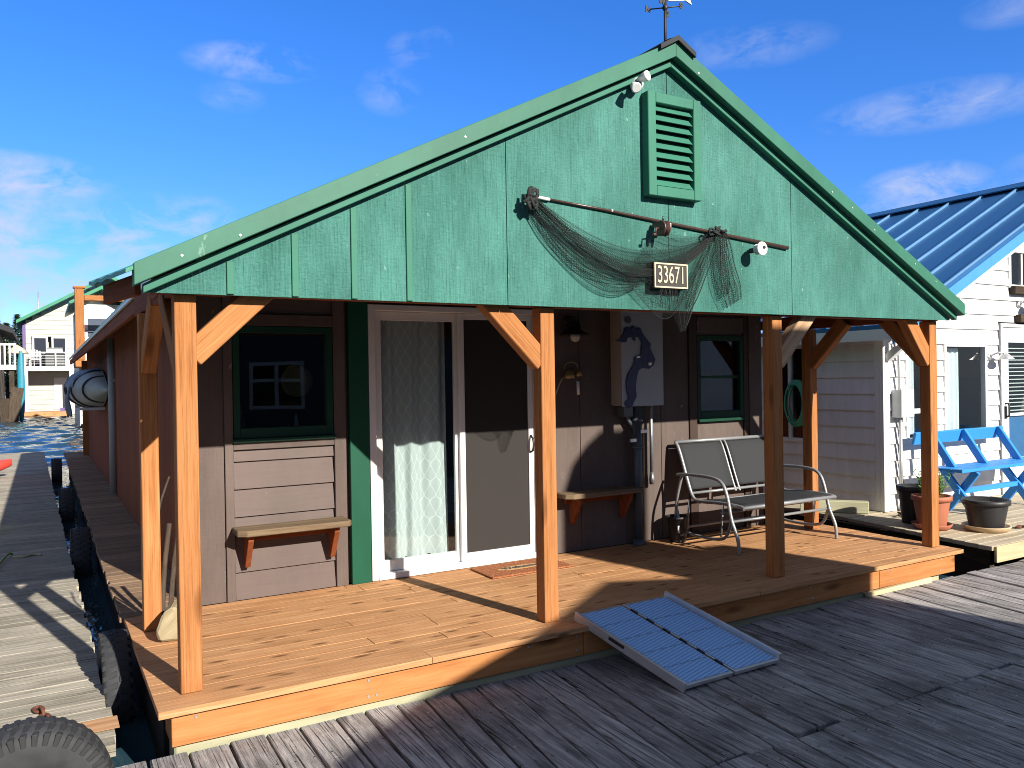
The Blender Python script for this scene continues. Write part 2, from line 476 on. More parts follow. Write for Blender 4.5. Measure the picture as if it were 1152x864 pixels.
        if bev:
            b = o.modifiers.new('bevel', 'BEVEL'); b.width = bev; b.segments = seg; b.limit_method = 'ANGLE'; b.angle_limit = .6
        for k, v in tags.items(): o[k] = v
        return o

def thing(name, label, cat, loc=(0, 0, 0), group=None):
    o = bpy.data.objects.new(name, None)
    o.empty_display_size = .2
    o.location = loc; COL.objects.link(o)
    o['label'] = label; o['category'] = cat
    if group: o['group'] = group
    LOC[o.name] = tuple(loc)
    return o

def single(mb, name, mat, label, cat, group=None, **kw):
    o = mb.build(name, mat, None, **kw)
    # origin at the base of the mesh
    vs = [v.co.copy() for v in o.data.vertices]
    c = Vector((sum(v.x for v in vs) / len(vs), sum(v.y for v in vs) / len(vs), min(v.z for v in vs)))
    o.data.transform(Matrix.Translation(-c)); o.location = c
    o['label'] = label; o['category'] = cat
    if group: o['group'] = group
    LOC[o.name] = tuple(c)
    return o

def text_mb(txt, size, place, depth=.004, bold=0., spacing=1., sx=1.):
    cu = bpy.data.curves.new('txt', 'FONT')
    cu.body = txt; cu.size = size; cu.align_x = 'CENTER'; cu.align_y = 'CENTER'; cu.extrude = depth / 2; cu.offset = bold; cu.space_character = spacing
    ob = bpy.data.objects.new('txt', cu); COL.objects.link(ob)
    dg = bpy.context.evaluated_depsgraph_get()
    me = bpy.data.meshes.new_from_object(ob.evaluated_get(dg))
    mb = MB()
    mb.v = [tuple(place(v.co.x * sx, v.co.y, v.co.z)) for v in me.vertices]
    for p in me.polygons: mb.face(list(p.vertices), None, .5)
    bpy.data.objects.remove(ob); bpy.data.meshes.remove(me)
    return mb

def arc(c, r, a0, a1, n, ax):
    """points on an arc in the plane of the two axes ax"""
    c = Vector(c); A, B = Vector(ax[0]), Vector(ax[1])
    return [c + (A * math.cos(a0 + (a1 - a0) * i / n) + B * math.sin(a0 + (a1 - a0) * i / n)) * r for i in range(n + 1)]

def smooth_path(pts, it=2):
    P = [Vector(p) for p in pts]
    for _ in range(it):
        Q = [P[0]]
        for a, b in zip(P, P[1:]):
            Q += [a * .75 + b * .25, a * .25 + b * .75]
        Q.append(P[-1]); P = Q
    return P

def lap(mb, s0, s1, zb, zt, h, place, holes=(), clip=None, lip=.026, thick=.004):
    """horizontal lap siding; place(s,z,d)->xyz; holes (s0,s1,z0,z1); clip(zlow,zhigh)->(s0,s1)"""
    z = zb
    while z < zt - 1e-4:
        z1 = min(z + h, zt)
        cuts = sorted({z, z1} | {q for hl in holes for q in hl[2:] if z < q < z1})
        for a, b in zip(cuts, cuts[1:]):
            spans = [(s0, s1)]
            if clip:
                c = clip(a, b); spans = [(max(s0, c[0]), min(s1, c[1]))]
            for hl in holes:
                if hl[2] < b - 1e-5 and hl[3] > a + 1e-5:
                    ns = []
                    for p, q in spans:
                        if hl[0] > p: ns.append((p, min(q, hl[0])))
                        if hl[1] < q: ns.append((max(p, hl[1]), q))
                    spans = [x for x in ns if x[1] - x[0] > .004]
            da = lip * (1 - (a - z) / h) + thick; db = lip * (1 - (b - z) / h) + thick
            for p, q in spans:
                if q - p < .004: continue
                c = [place(p, a, 0), place(q, a, 0), place(q, a, da), place(p, a, da), place(p, b, 0), place(q, b, 0), place(q, b, db), place(p, b, db)]
                if (Vector(c[1]) - Vector(c[0])).cross(Vector(c[3]) - Vector(c[0])).dot(Vector(c[4]) - Vector(c[0])) < 0:
                    c = [c[3], c[2], c[1], c[0], c[7], c[6], c[5], c[4]]
                g = (Vector(place(1, 0, 0)) - Vector(place(0, 0, 0)))
                mb.hexa(c, g)
        z = z1

# ================================================================== SETTING
w = MB()
def wave(x, y):
    e = min(1, (x + 26) / 3, (26 - x) / 3, (y - 1) / 2, (78 - y) / 6)
    h_ = .022 * math.sin(x * 2.1 + y * 3.7 + 1.3 * math.sin(y * .9)) + .018 * math.sin(-x * 3.3 + y * 5.1 + 1.1 * math.sin(x * 1.7)) + .03 * math.sin(x * .8 - y * 1.9 + math.sin(x * .5)) + .012 * math.sin(x * 6.1 + y * 9.3)
    h_ *= 1.5 if y > 24 else .25
    return -.5 + (.05 + h_) * max(0, e) - .02 * (e <= 0)
w.grid(lambda a, b: (-26 + 52 * a, 1 + 77 * b, wave(-26 + 52 * a, 1 + 77 * b)), 190, 430, True)
n0 = len(w.v); w.v += [(-1500, -200, -.51), (1500, -200, -.51), (1500, 3000, -.51), (-1500, 3000, -.51)]; w.face([n0, n0 + 1, n0 + 2, n0 + 3])
o = w.build('water', 'water'); o['kind'] = 'structure'

def plank_row(mb, edges, y0f, y1f, z0, z1, slope, gap=.015, jag=.016):
    for a, b in zip(edges, edges[1:]):
        ya = y0f + random.uniform(-jag, jag); yb = y1f + random.uniform(-jag, jag) * .5
        dz = random.uniform(-.006, .006)
        def X(e, y): return e + slope(e) * (y - 4.37)
        g = gap * random.uniform(.5, 1.6)
        mb.hexa([(X(a, ya) + g / 2, ya, z0), (X(b, ya) - g / 2, ya, z0), (X(b, yb) - g / 2, yb, z0), (X(a, yb) + g / 2, yb, z0),
                 (X(a, ya) + g / 2, ya, z1 + dz), (X(b, ya) - g / 2, ya, z1 + dz + random.uniform(-.005, .005)), (X(b, yb) - g / 2, yb, z1 + dz + random.uniform(-.002, .002)), (X(a, yb) + g / 2, yb, z1 + dz)], (0, 1, 0))

def edges(a, b, wd, var=.1):
    e = [a]
    while e[-1] < b: e.append(e[-1] + wd * random.uniform(1 - var, 1 + var))
    return e
sl = lambda x: .02 if x < 1.4 else min(.125, .02 + (x - 1.4) * .15)
dk = MB()
plank_row(dk, edges(-2.2, 14.5, .182), 2.86, 4.352, -.31, -.25, sl)
plank_row(dk, edges(-2.2, 14.5, .182), .2, 2.85, -.31, -.25, lambda x: .02 if x < 1.4 else .11)
plank_row(dk, edges(-2.2, 14.5, .182), -1.45, .19, -.31, -.25, lambda x: .02 if x < 1.4 else .11)
o = dk.build('main_dock', 'grey_dock', None, .005); o['kind'] = 'structure'
db = MB(); db.box(-2.2, 14.5, 4.2, 4.3, -.56, -.318); db.box(-2.2, 14.5, -1.4, -1.3, -.56, -.318)
for k in range(9): db.box(-2 + 2 * k, -1.7 + 2 * k, -1.3, 4.2, -.6, -.32)
o = db.build('main_dock_float', 'dark_float'); o['kind'] = 'structure'

sd = MB(); y = 4.64
while y < 26.8:
    wd = .142 * random.uniform(.9, 1.1)
    xe = .305 - (y - 5) * .0129 + random.uniform(-.012, .012)
    sd.hexa([(-3.2, y + .003, -.31), (xe, y + .003, -.31), (xe, y + wd - .003, -.31), (-3.2, y + wd - .003, -.31),
             (-3.2, y + .003, -.25), (xe, y + .003, -.25 + random.uniform(-.003, .003)), (xe, y + wd - .003, -.25), (-3.2, y + wd - .003, -.25)], (1, 0, 0))
    y += wd
o = sd.build('side_dock', 'tan_dock', None, .0015); o['kind'] = 'structure'
sf = MB(); sf.hexa([(-3.1, 4.7, -.6), (.2, 4.7, -.6), (-.08, 26.6, -.6), (-3.1, 26.6, -.6), (-3.1, 4.7, -.316), (.24, 4.7, -.316), (-.05, 26.6, -.316), (-3.1, 26.6, -.316)])
o = sf.build('side_dock_float', 'dark_float'); o['kind'] = 'structure'
# one reddish plank near the end of the side dock
ob = MB(); ob.box(-3.2, .335, 4.85, 5.03, -.243, -.2445 + .004, (1, 0, 0))
o = ob.build('side_dock_plank', wood('reddish_plank', (.3, .15, .075), (.45, .25, .13), (.55, .36, .22), 1, 18, .8, .4, .1, .2, .35, (.36, .32, .25))); o['kind'] = 'structure'

hl = MB()
def hillz(x, d): return (6 + 7 * (.5 + .5 * math.sin(x * .011)) + 3 * math.sin(x * .037 + 1)) * d
hl.grid(lambda a, b: (-1200 + 2400 * a, 520 + 160 * b, -.6 + max(0, hillz(-1200 + 2400 * a, math.sin(PI * b)))), 160, 6)
o = hl.build('hills', plain('distant_wooded_hill', (.035, .055, .035), .9, 0, .35, nscale=.12)); o['kind'] = 'structure'

# ================================================================== FLOATING HOUSE
H = thing('floating_house', 'brown floating house with green gable, cedar porch posts and new cedar deck', 'house', (3.83, 6.2, -.45))
# --- deck
d = MB(); y = 4.285; first = True
while y < 6.18:
    wd = .14
    y1 = min(y + wd - .0025, 6.185)
    joints = [.465, random.uniform(1.6, 2.6), random.uniform(3.6, 5.2), 7.19]
    if first: joints = [.465, 1.93, 4.6, 7.19]; first = False
    for a, b in zip(joints, joints[1:]):
        d.box(a + .0015, b - .0015, y, y1, -.036, random.uniform(-.002, .001), (1, 0, 0))
    y += wd
deck = d.build('porch_deck', 'cedar_deck', H, .0015)
d = MB()
for a, b in ((.53, 3.02), (3.024, 6.045), (6.05, 7.115)): d.box(a, b, 4.325, 4.365, -.2, -.038, (1, 0, 0))
d.box(.53, .57, 4.366, 6.2, -.2, -.038, (0, 1, 0)); d.box(7.075, 7.115, 4.366, 6.3, -.2, -.038, (0, 1, 0))
fas = d.build('deck_fascia', 'cedar_fascia', deck, .003)
d = MB()
for x in (.62, .66, 1.55, 1.6, 2.6, 2.95, 3.9, 5.2, 6.2, 6.9):
    for z in (-.07, -.16):
        if random.random() < .75: d = MB(); d.lathe([(.009, .004), (.007, 0.)], (x + random.uniform(-.02, .02), 4.321, z), 'y', 8); d.build('bolt_head', 'steel', deck)
d = MB(); d.box(.545, 5.9, 4.36, 4.56, -.46, -.208, (1, 0, 0)); d.box(5.9, 7.0, 4.4, 4.56, -.46, -.215, (1, 0, 0))
d.build('float_beam', 'green_timber', deck, .01)
d = MB(); d.box(.52, .7, 4.57, 21.4, -.7, -.042, (0, 1, 0)); d.build('side_float', 'dark_float', deck)
d = MB(); d.hexa([(5.88, 4.31, -.25), (6.75, 4.31, -.25), (6.75, 4.35, -.25), (5.88, 4.35, -.25), (5.88, 4.31, -.215), (6.75, 4.31, -.2), (6.75, 4.35, -.2), (5.88, 4.35, -.215)], (1, 0, 0))
d.build('skirt_board', 'pale_timber', deck, .004)
# side walkway
d = MB(); y = 6.19
while y < 22.5:
    wd = .14 * random.uniform(.95, 1.05)
    d.box(.45 + random.uniform(-.012, .012), .935, y, y + wd - .005, -.036, random.uniform(-.003, .002), (1, 0, 0)); y += wd
d.build('side_walkway', 'old_deck', H, .003)
# --- posts and braces
PH = 2.07
def post(x, y, z1=PH, mat='cedar'):
    return MB().box(x, x + .108, y, y + .105, 0.001, z1, (0, 0, 1)).build('porch_post', mat, H, .006, 2)
PX = (.597, 2.823, 4.976, 7.02)
for x in PX: post(x, 4.473)
post(.55, 5.74); post(6.86, 5.68)
def brace(p0, p1, w=.09, t=.13, side=(0, 1, 0), mat='cedar', **kw):
    p0 = Vector(p0); p1 = Vector(p1)
    return MB().beam(p0, p1, w, t, side).build('brace', mat, H, .005, **kw)
brace((.68, 4.525, 1.75), (1.1, 4.525, 2.15))
brace((2.85, 4.525, 1.71), (2.39, 4.525, 2.17))
brace((5.06, 4.525, 1.70), (5.46, 4.525, 2.12), mat='old_brace', label='paler weathered diagonal brace')
brace((7.05, 4.525, 1.70), (6.70, 4.525, 2.15))
brace((.651, 4.55, 1.68), (.63, 5.0, 2.13), side=(1, 0, 0)); brace((.604, 5.77, 1.72), (.62, 5.36, 2.13), side=(1, 0, 0))
brace((6.914, 5.71, 1.7), (6.94, 5.3, 2.13), side=(1, 0, 0)); brace((7.074, 4.55, 1.7), (7.05, 4.95, 2.13), side=(1, 0, 0))
d = MB()
d.box(.5, 7.16, 4.48, 4.57, 2.072, 2.25, (1, 0, 0))
d.build('header_beam', 'red_stain', H, .004)
d = MB(); d.beam((.65, 4.58, 2.15), (.61, 6.18, 2.15), .09, .14, (1, 0, 0)); d.build('side_beam', 'red_stain', H, .004)
d = MB(); d.beam((7.08, 4.58, 2.15), (6.95, 6.18, 2.15), .09, .14, (1, 0, 0))
d.build('side_beam', 'red_stain', H, .004)
d = MB()
for k in range(7):
    x = 1.2 + k * .88; d = MB(); d.box(x, x + .05, 4.575, 6.185, 2.24, 2.36, (0, 1, 0)); d.build('ceiling_joist', 'dark_trim', H)
d = MB(); d.box(.99, 6.66, 4.58, 6.185, 2.365, 2.38, (0, 1, 0)); d.build('porch_ceiling', 'dark_trim', H)

# --- roof
AX, AZ, SL = 3.86, 3.93, .504
def rz(x): return AZ - SL * abs(x - AX)
def corr(y): return .012 * (1 - abs(((y / .17) % 1) * 2 - 1))
r = MB()
def roofsheet(xe0, xe1, y0, y1, nx=1, lift=0.):
    n = int((y1 - y0) / .085)
    def top(a, b):
        yy = y0 + (y1 - y0) * b; xe = xe0 + (xe1 - xe0) * b; x = xe + (AX - xe) * a
        return (x, yy, rz(x) + corr(yy) - .008 + lift * b * (1 - a))
    def bot(a, b):
        p = top(a, b); return (p[0], p[1], p[2] - .02)
    r.grid(top, nx, n, False); r.grid(bot, nx, n, False)
    for i in range(n):
        for e in (0.,):
            q = [top(e, i / n), top(e, (i + 1) / n), bot(e, (i + 1) / n), bot(e, i / n)]
            b = len(r.v); r.v += q; r.face([b, b + 1, b + 2, b + 3])
    for e in (0., 1.):
        q = [top(0, e), top(1, e), bot(1, e), bot(0, e)]
        b = len(r.v); r.v += q; r.face([b, b + 1, b + 2, b + 3])
roofsheet(.36, .235, 4.30, 5.02, 1, .07)
roofsheet(.575, .575, 5.02, 21.6)
roofsheet(7.29, 7.29, 4.30, 5.02)
roofsheet(7.15, 7.15, 5.02, 21.6)
roof = r.build('roof', 'roof_green', H, recalc=True)
d = MB()
for sg in (-1, 1):
    def fn(a, b, sg=sg):
        x = AX + sg * .16 * a; return (x, 4.27 + 17.3 * b, rz(x) + .03 + .012 * math.sin(PI * a))
    d.grid(fn, 4, 30)
    def fn2(a, b, sg=sg):
        x = AX + sg * .16; return (x, 4.27 + 17.3 * b, rz(x) + .03 - .03 * a)
    d.grid(fn2, 1, 2, False)
    d.prism([(0, .04), (.16, .03 - .16 * SL), (.16, -.16 * SL - .005), (0, .005)], lambda a, b, dd, sg=sg: (AX + sg * a, dd, AZ + b), 4.262, 4.28)
d.build('ridge_cap', 'tar', roof, recalc=True)
d = MB(); d.beam((.425, 4.44, 2.105), (.318, 5.0, 2.105), .03, .105, (1, 0, 0))
d.build('eave_board', 'red_stain', roof, .003)
d = MB(); d.beam((.60, 5.03, 2.165), (.60, 21.4, 2.165), .035, .1, (1, 0, 0)); d.beam((7.12, 5.03, 2.165), (7.12, 21.4, 2.165), .035, .1, (1, 0, 0))
d.build('side_eave_board', 'red_stain', roof, .003)
d = MB(); b0 = 0
yy = 5.05
d.box(.565, .582, 5.05, 21.3, 2.222, 2.246)   # pale closure strip under the corrugated sheet
d.build('closure_strip', 'white_vinyl', roof)
# --- gable
def gz(x): return rz(x) - .12     # underside of the metal rake trim
seams = [.455, 2.538, 3.862, 5.12, 7.215]
d = MB()
for a, b in zip(seams, seams[1:]):
    a += .003; b -= .003
    lo = lambda x: 2.064 + (x - .45) * .0018
    pts = [(a, lo(a)), (b, lo(b)), (b, gz(b))]
    if gz(a) > lo(a) + .01: pts.append((a, gz(a)))
    else: pts = [(.47, lo(.47)), (b, lo(b)), (b, gz(b)), (.47, max(gz(.47), lo(.47) + .004))]
    if gz(b) < lo(b): pts = [(a, lo(a)), (7.2, lo(7.2)), (7.2, lo(7.2) + .004), (a, gz(a))]
    d.prism(pts, lambda x, z, y: (x, y, z), 4.40, 4.425, (0, 0, 1))
gab = d.build('gable', 'green_ply', H, recalc=True)
d = MB(); d.prism([(.5, 2.075), (7.18, 2.085), (7.18, 2.1), (AX, 3.77), (.5, 2.1)], lambda x, z, y: (x, y, z), 4.4265, 4.435); d.build('backing_board', 'dark_trim', gab)
d = MB()
for x in (.845, 1.185, 1.52, 1.855):
    d = MB(); d.box(x, x + .036, 4.388, 4.3985, 2.07, gz(x) - .05, (0, 0, 1)); d.build('batten', 'green_trim2', gab, .002)
# rake trims
def rake(y0, y1, dz0, dz1, xa, xb, name, mat):
    d = MB()
    for sg, xe in ((-1, xa), (1, xb)):
        P = [(AX, rz(AX) - dz0), (xe, rz(xe) - dz0), (xe, rz(xe) - dz1), (AX, rz(AX) - dz1)]
        e = Vector((xe - AX, 0, rz(xe) - AZ)).normalized()
        d.prism(P, lambda x, z, y: (x, y, z), y0, y1, e)
    return d.build(name, mat, gab, .003, recalc=True)
rake(4.29, 4.385, -.012, .098, .395, 7.27, 'rake_trim', 'green_trim')
rake(4.345, 4.398, .106, .152, .44, 7.235, 'rake_board', 'green_trim2')
d = MB()
for k in range(9):
    x = AX + random.choice((-1, 1)) * random.uniform(.1, 3.3)
    d = MB(); d.lathe([(.008, .005), (.006, 0.)], (x, 4.285, rz(x) - random.uniform(.03, .08)), 'y', 8); d.build('trim_screw', 'alu', gab)
# vent
v = MB(); vx0, vx1, vz0, vz1 = 3.63, 4.115, 2.855, 3.57
for a in ((vx0, vx0 + .07, vz0, vz1), (vx1 - .07, vx1, vz0, vz1)): v.box(a[0], a[1], 4.325, 4.3985, a[2], a[3], (0, 0, 1))
for a in ((vx0 + .071, vx1 - .071, vz0, vz0 + .07), (vx0 + .071, vx1 - .071, vz1 - .07, vz1)): v.box(a[0], a[1], 4.326, 4.3985, a[2], a[3], (1, 0, 0))
vent = v.build('gable_vent', 'green_trim2', H, .004)
v = MB()
for k in range(9):
    z = vz0 + .075 + k * .0645
    v.hexa([(vx0 + .072, 4.335, z), (vx1 - .072, 4.335, z), (vx1 - .072, 4.347, z), (vx0 + .072, 4.347, z), (vx0 + .072, 4.38, z + .06), (vx1 - .072, 4.38, z + .06), (vx1 - .072, 4.392, z + .06), (vx0 + .072, 4.392, z + .06)], (1, 0, 0))
v.build('louvre', 'green_trim2', vent)
v = MB(); v.box(vx0 + .07, vx1 - .07, 4.394, 4.398, vz0 + .07, vz1 - .07); v.build('vent_back', 'black', vent)

# --- front wall  (face at y = 6.19)
WY = 6.19
fw = MB()
fw.box(.93, 1.15, WY + .005, WY + .1, .0, 2.36, (0, 0, 1))
for a, b, z0, z1 in ((3.87, 4.325, 0, 2.36), (4.331, 5.30, 0, 2.36), (5.306, 5.665, 0, 2.36),
                     (5.775, 6.43, 0, 1.13), (5.775, 6.43, 2.02, 2.36), (1.215, 1.975, 2.03, 2.36), (2.262, 3.866, 2.226, 2.36)):
    fw.box(a, b, WY + .006, WY + .03, z0, z1, (0, 0, 1))
fw.box(3.86, 5.775, WY + .032, WY + .1, 0, 2.36); fw.box(1.151, 1.215, WY + .032, WY + .1, 0, 2.36); fw.box(1.975, 2.262, WY + .032, WY + .1, 0, 2.36)
fw.box(6.43, 6.69, WY + .032, WY + .1, 0, 2.36); fw.box(1.216, 1.974, WY + .032, WY + .1, 0, 1.18)
wall = fw.build('front_wall', 'brown_ply', H, .002)
d = MB(); d.prism([(.95, 2.361), (6.68, 2.361), (AX, rz(AX) - .05)], lambda x, z, y: (x, y, z), WY + .03, WY + .09); d.build('attic_wall', 'dark_trim', wall)
d = MB(); lap(d, 1.217, 1.973, .0, 1.11, .205, lambda s, z, dd: (s, WY + .03 - dd, z), lip=.022, thick=.006); d.build('lap_siding', 'brown_lap', wall, .002)
d = MB()
d.box(1.152, 1.213, WY - .018, WY + .03, 0, 2.3, (0, 0, 1)); d.box(1.976, 2.07, WY - .018, WY + .03, 0, 2.3, (0, 0, 1)); d.box(1.214, 1.975, WY - .016, WY + .03, 1.112, 1.19, (1, 0, 0)); d.box(1.214, 1.975, WY - .016, WY + .03, 2.035, 2.12, (1, 0, 0))
d.build('wall_trim', 'brown_ply', wall, .003)
d = MB(); d.box(2.098, 2.258, WY - .03, WY + .03, 0, 2.26, (0, 0, 1)); d.build('green_door_trim', 'dark_green', wall, .003)
d = MB(); d.box(5.668, 5.772, WY - .012, WY + .03, 0, 2.3, (0, 0, 1)); d.box(6.432, 6.50, WY - .012, WY + .03, 0, 2.3, (0, 0, 1)); d.build('dark_wall_trim', 'dark_trim', wall, .003)
d = MB(); d.box(6.503, 6.69, WY - .02, WY + .03, 0, 2.3, (0, 0, 1)); d.box(5.775, 6.43, WY - .014, WY + .004, 2.055, 2.21, (1, 0, 0)); d.build('corner_board', 'brown_ply', wall, .003)

def window(x0, x1, z0, z1, mat, mull=False, fwid=.05, y=WY - .022, glass='glass_dark', parent=H):
    d = MB()
    d.box(x0, x0 + fwid, y, y + .08, z0, z1, (0, 0, 1)); d.box(x1 - fwid, x1, y, y + .08, z0, z1, (0, 0, 1))
    d.box(x0 + fwid, x1 - fwid, y, y + .08, z0, z0 + fwid * 1.5, (1, 0, 0)); d.box(x0 + fwid, x1 - fwid, y, y + .08, z1 - fwid, z1, (1, 0, 0))
    if mull: d.box(x0 + fwid, x1 - fwid, y + .02, y + .07, (z0 + z1) / 2 - .014, (z0 + z1) / 2 + .014, (1, 0, 0))
    w_ = d.build('window', mat, parent, .003)
    g = MB(); g.box(x0 + fwid - .005, x1 - fwid + .005, y + .044, y + .05, z0 + fwid, z1 - fwid + .005); g.build('pane', glass, w_)
    s = MB(); s.box(x0 - .01, x1 + .01, y - .035, y + .02, z0 - .03, z0 - .001, (1, 0, 0)); s.build('sill', mat, w_, .003)
    return w_
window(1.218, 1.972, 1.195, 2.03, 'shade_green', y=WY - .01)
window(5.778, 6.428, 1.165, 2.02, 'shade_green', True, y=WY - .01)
# --- other walls
d = MB()
y = WY + .11
while y < 21.4:
    d.box(.93, .955, y + .002, min(y + .26, 21.4) - .002, -.1, 2.41, (0, 0, 1)); y += .26
d.box(.956, 1.0, WY + .105, 21.4, -.1, 2.41)
sw = d.build('side_wall', 'red_stain', H, .002)
d = MB(); d.box(6.64, 6.69, WY + .105, 21.4, -.1, 2.4, (0, 0, 1)); d.box(1.0, 6.64, 21.35, 21.4, -.1, 3.8 * .65, (0, 0, 1)); d.prism([(1., 2.475), (6.64, 2.475), (AX, rz(AX) - .06)], lambda x, z, yy: (x, yy, z), 21.35, 21.4)
d.build('rear_wall', 'red_stain', H)
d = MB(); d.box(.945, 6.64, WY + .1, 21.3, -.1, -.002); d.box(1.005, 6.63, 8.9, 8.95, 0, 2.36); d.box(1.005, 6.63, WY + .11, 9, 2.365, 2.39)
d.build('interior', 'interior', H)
# conduit on side wall, corner post at the back
d = MB(); d.tube([(.895, 13.2, .03), (.895, 13.2, 2.3)], .055, 10); d.box(.87, .93, 13.13, 13.27, 1.66, 1.7); d.build('downpipe', plain('grey_pvc', (.33, .34, .34), .5), H)
d = MB(); d.box(.82, .93, 21.3, 21.42, 0, 2.2, (0, 0, 1)); d.build('corner_post', 'cedar', H)

# --- sliding door
dr = MB(); dx0, dx1, dz1 = 2.262, 3.866, 2.222
yb = WY - .035
dr.box(dx0, dx0 + .055, yb, yb + .12, 0.004, dz1, (0, 0, 1)); dr.box(dx1 - .055, dx1, yb, yb + .12, 0.004, dz1, (0, 0, 1))
dr.box(dx0 + .055, dx1 - .055, yb, yb + .12, dz1 - .05, dz1, (1, 0, 0)); dr.box(dx0 + .055, dx1 - .055, yb - .01, yb + .12, .004, .05, (1, 0, 0))
door = dr.build('sliding_door', 'white_vinyl', H, .004)
def sash(x0, x1, y, nm, w=.06, bot=.09):
    s = MB(); z0, z1 = .052, dz1 - .052
    s.box(x0, x0 + w, y, y + .035, z0, z1, (0, 0, 1)); s.box(x1 - w, x1, y, y + .035, z0, z1, (0, 0, 1))
    s.box(x0 + w, x1 - w, y, y + .035, z0, z0 + bot, (1, 0, 0)); s.box(x0 + w, x1 - w, y, y + .035, z1 - w, z1, (1, 0, 0))
    return s.build(nm, 'white_vinyl', door, .003)
sash(2.32, 3.115, yb + .065, 'fixed_sash', .07)
g = MB(); g.box(2.388, 3.047, yb + .08, yb + .086, .14, dz1 - .11); g.build('glass', 'glass', door)
sash(3.075, 3.808, yb + .026, 'screen_sash', .05, .07)
g = MB(); g.box(3.123, 3.76, yb + .04, yb + .043, .12, dz1 - .1); g.build('screen', 'screen', door)
g = MB(); g.box(3.123, 3.76, yb + .095, yb + .1, .12, dz1 - .1); g.build('door_glass', 'glass_dark', door)
g = MB(); g.tube(smooth_path([(3.775, yb + .02, .95), (3.775, yb - .02, .97), (3.775, yb - .025, 1.06), (3.775, yb + .02, 1.1)], 2), .009, 8); g.build('handle', 'black', door)

# --- curtain and the ornaments inside
c = MB()
def cur(a, b):
    x = 2.37 + .64 * a + .035 * math.sin(a * 7) * (1 - b) + .03 * (a - .3) * b
    return (x, WY + .16 + .026 * math.sin(a * 19 + 1.5 * math.sin(b * 2.3)) + .006 * math.sin(a * 47 + b), .11 + 2.0 * b + .015 * math.sin(a * 50) * (1 - b))
c.grid(cur, 90, 24, True, lambda a, b: (a * .9, b * 2.1))
cu = single(c, 'curtain', 'curtain', 'white lace curtain hanging behind the fixed glass of the sliding door', 'curtain')
t = MB(); t.tube([(2.36, WY + .16, 2.13), (3.1, WY + .16, 2.13)], .009, 8); t.build('curtain_rod', 'white_vinyl', cu)
t = MB()
for k in range(2):
    t.beam((1.30 + k * .045, WY + .17, 1.2), (1.245 + k * .045, WY + .24, 1.53 - k * .03), .028, .012, (1, 0, 0))
single(t, 'wood_offcut', 'pale_timber', 'pair of pale wood strips leaning inside the left window', 'wood strips')
t = MB(); t.lathe([(.005, 0.), (.12, .0), (.13, -.012), (.118, -.02), (.09, -.012), (.005, -.01)], (1.745, WY + .2, 1.62), 'y', 28)
single(t, 'wall_plate', plain('ornament_brass', (.4, .32, .2), .5, .3), 'round brassy plate standing inside the left window', 'plate')
t = MB(); t.lathe([(.03, 0), (.028, .02), (.016, .1), (.02, .105), (.02, .112), (.012, .115), (.012, .14), (.001, .165)], (1.72, WY + .14, 1.195), 'z', 14)
single(t, 'lighthouse_ornament', 'white_vinyl', 'tiny white lighthouse ornament on the left window sill', 'ornament')

# ------------------------------------------------------------------ things on the front wall
def wall_shelf(x0, x1, z, y0, y1, bx, label, sheet, rough=False):
    t = thing('wall_shelf', label, 'shelf', ((x0 + x1) / 2, y1, z - .3), 'fold-down shelves on the porch wall')
    s = MB(); s.prism([(x0, y1), (x0, y0 + .05), (x0 + .06, y0), (x1 - .03, y0), (x1, y0 + .03), (x1, y1)], lambda a, b, zz: (a, b, zz), z - .045, z, (1, 0, 0))
    s.build('shelf_top', sheet, t, .006, recalc=True)
    s = MB(); s.box(x0 + .1, x1 - .1, y1 - .05, y1 - .002, z - .11, z - .046, (1, 0, 0)); s.build('shelf_rail', 'red_stain', t, .003)
    for x in bx:
        s = MB(); s.prism([(y1 - .002, z - .3), (y1 - .002, z - .048), (y0 + .07, z - .048), (y0 + .07, z - .09), (y1 - .045, z - .3)], lambda a, b, xx: (xx, a, b), x - .02, x + .02, (0, .6, .8))
        s.build('bracket', 'red_stain', t, .003, recalc=True)
    return t
wall_shelf(1.19, 2.03, .55, 5.93, WY - .02, (1.29, 1.93), 'brown wooden shelf on the siding under the left window', 'shelf_wood')
wall_shelf(4.02, 4.90, .565, 5.95, WY - .002, (4.2, 4.78), 'brown wooden shelf left of the tall grey meter pipe', 'shelf_wood')

# meter box
t = thing('meter_box', 'tall grey electric meter box with pipes on the brown porch wall', 'meter box', (4.95, WY, .02))
s = MB(); s.box(4.70, 5.19, 6.035, WY + .004, 1.335, 2.275); s.box(4.692, 5.198, 6.028, 6.034, 1.328, 2.282, (0, 0, 1)); s.build('cabinet', 'box_grey', t, .006)
s = MB(); s.box(4.6895, 4.6995, 6.04, WY + .003, 1.34, 2.27); s.build('cabinet_side', 'box_side', t, .002)
s = MB(); s.tube([(4.93, 6.11, .01), (4.93, 6.11, 1.334)], .045, 12); s.lathe([(.062, 0), (.062, .03)], (4.93, 6.11, .92), 'z', 14); s.lathe([(.056, 0), (.056, .03)], (4.93, 6.11, 1.18), 'z', 14); s.lathe([(.075, 0), (.06, .012), (.05, .05)], (4.93, 6.11, .005), 'z', 12); s.build('conduit', 'dark_pipe', t)
s = MB(); s.tube([(5.12, 6.13, .62), (5.12, 6.13, 1.334)], .017, 8); s.lathe([(.024, 0), (.026, .05), (.018, .12)], (5.12, 6.13, .56), 'z', 10); s.build('ground_pipe', 'steel', t)
s = MB(); s.box(4.75, 4.86, 6.08, 6.18, 1.23, 1.325); s.build('junction_box', 'dark_pipe', t)
s = MB(); s.tube([(4.84, 6.12, 1.33), (4.83, 6.12, 1.2), (4.9, 6.12, 1.1)], .02, 8); s.build('fittings', 'dark_pipe', t)
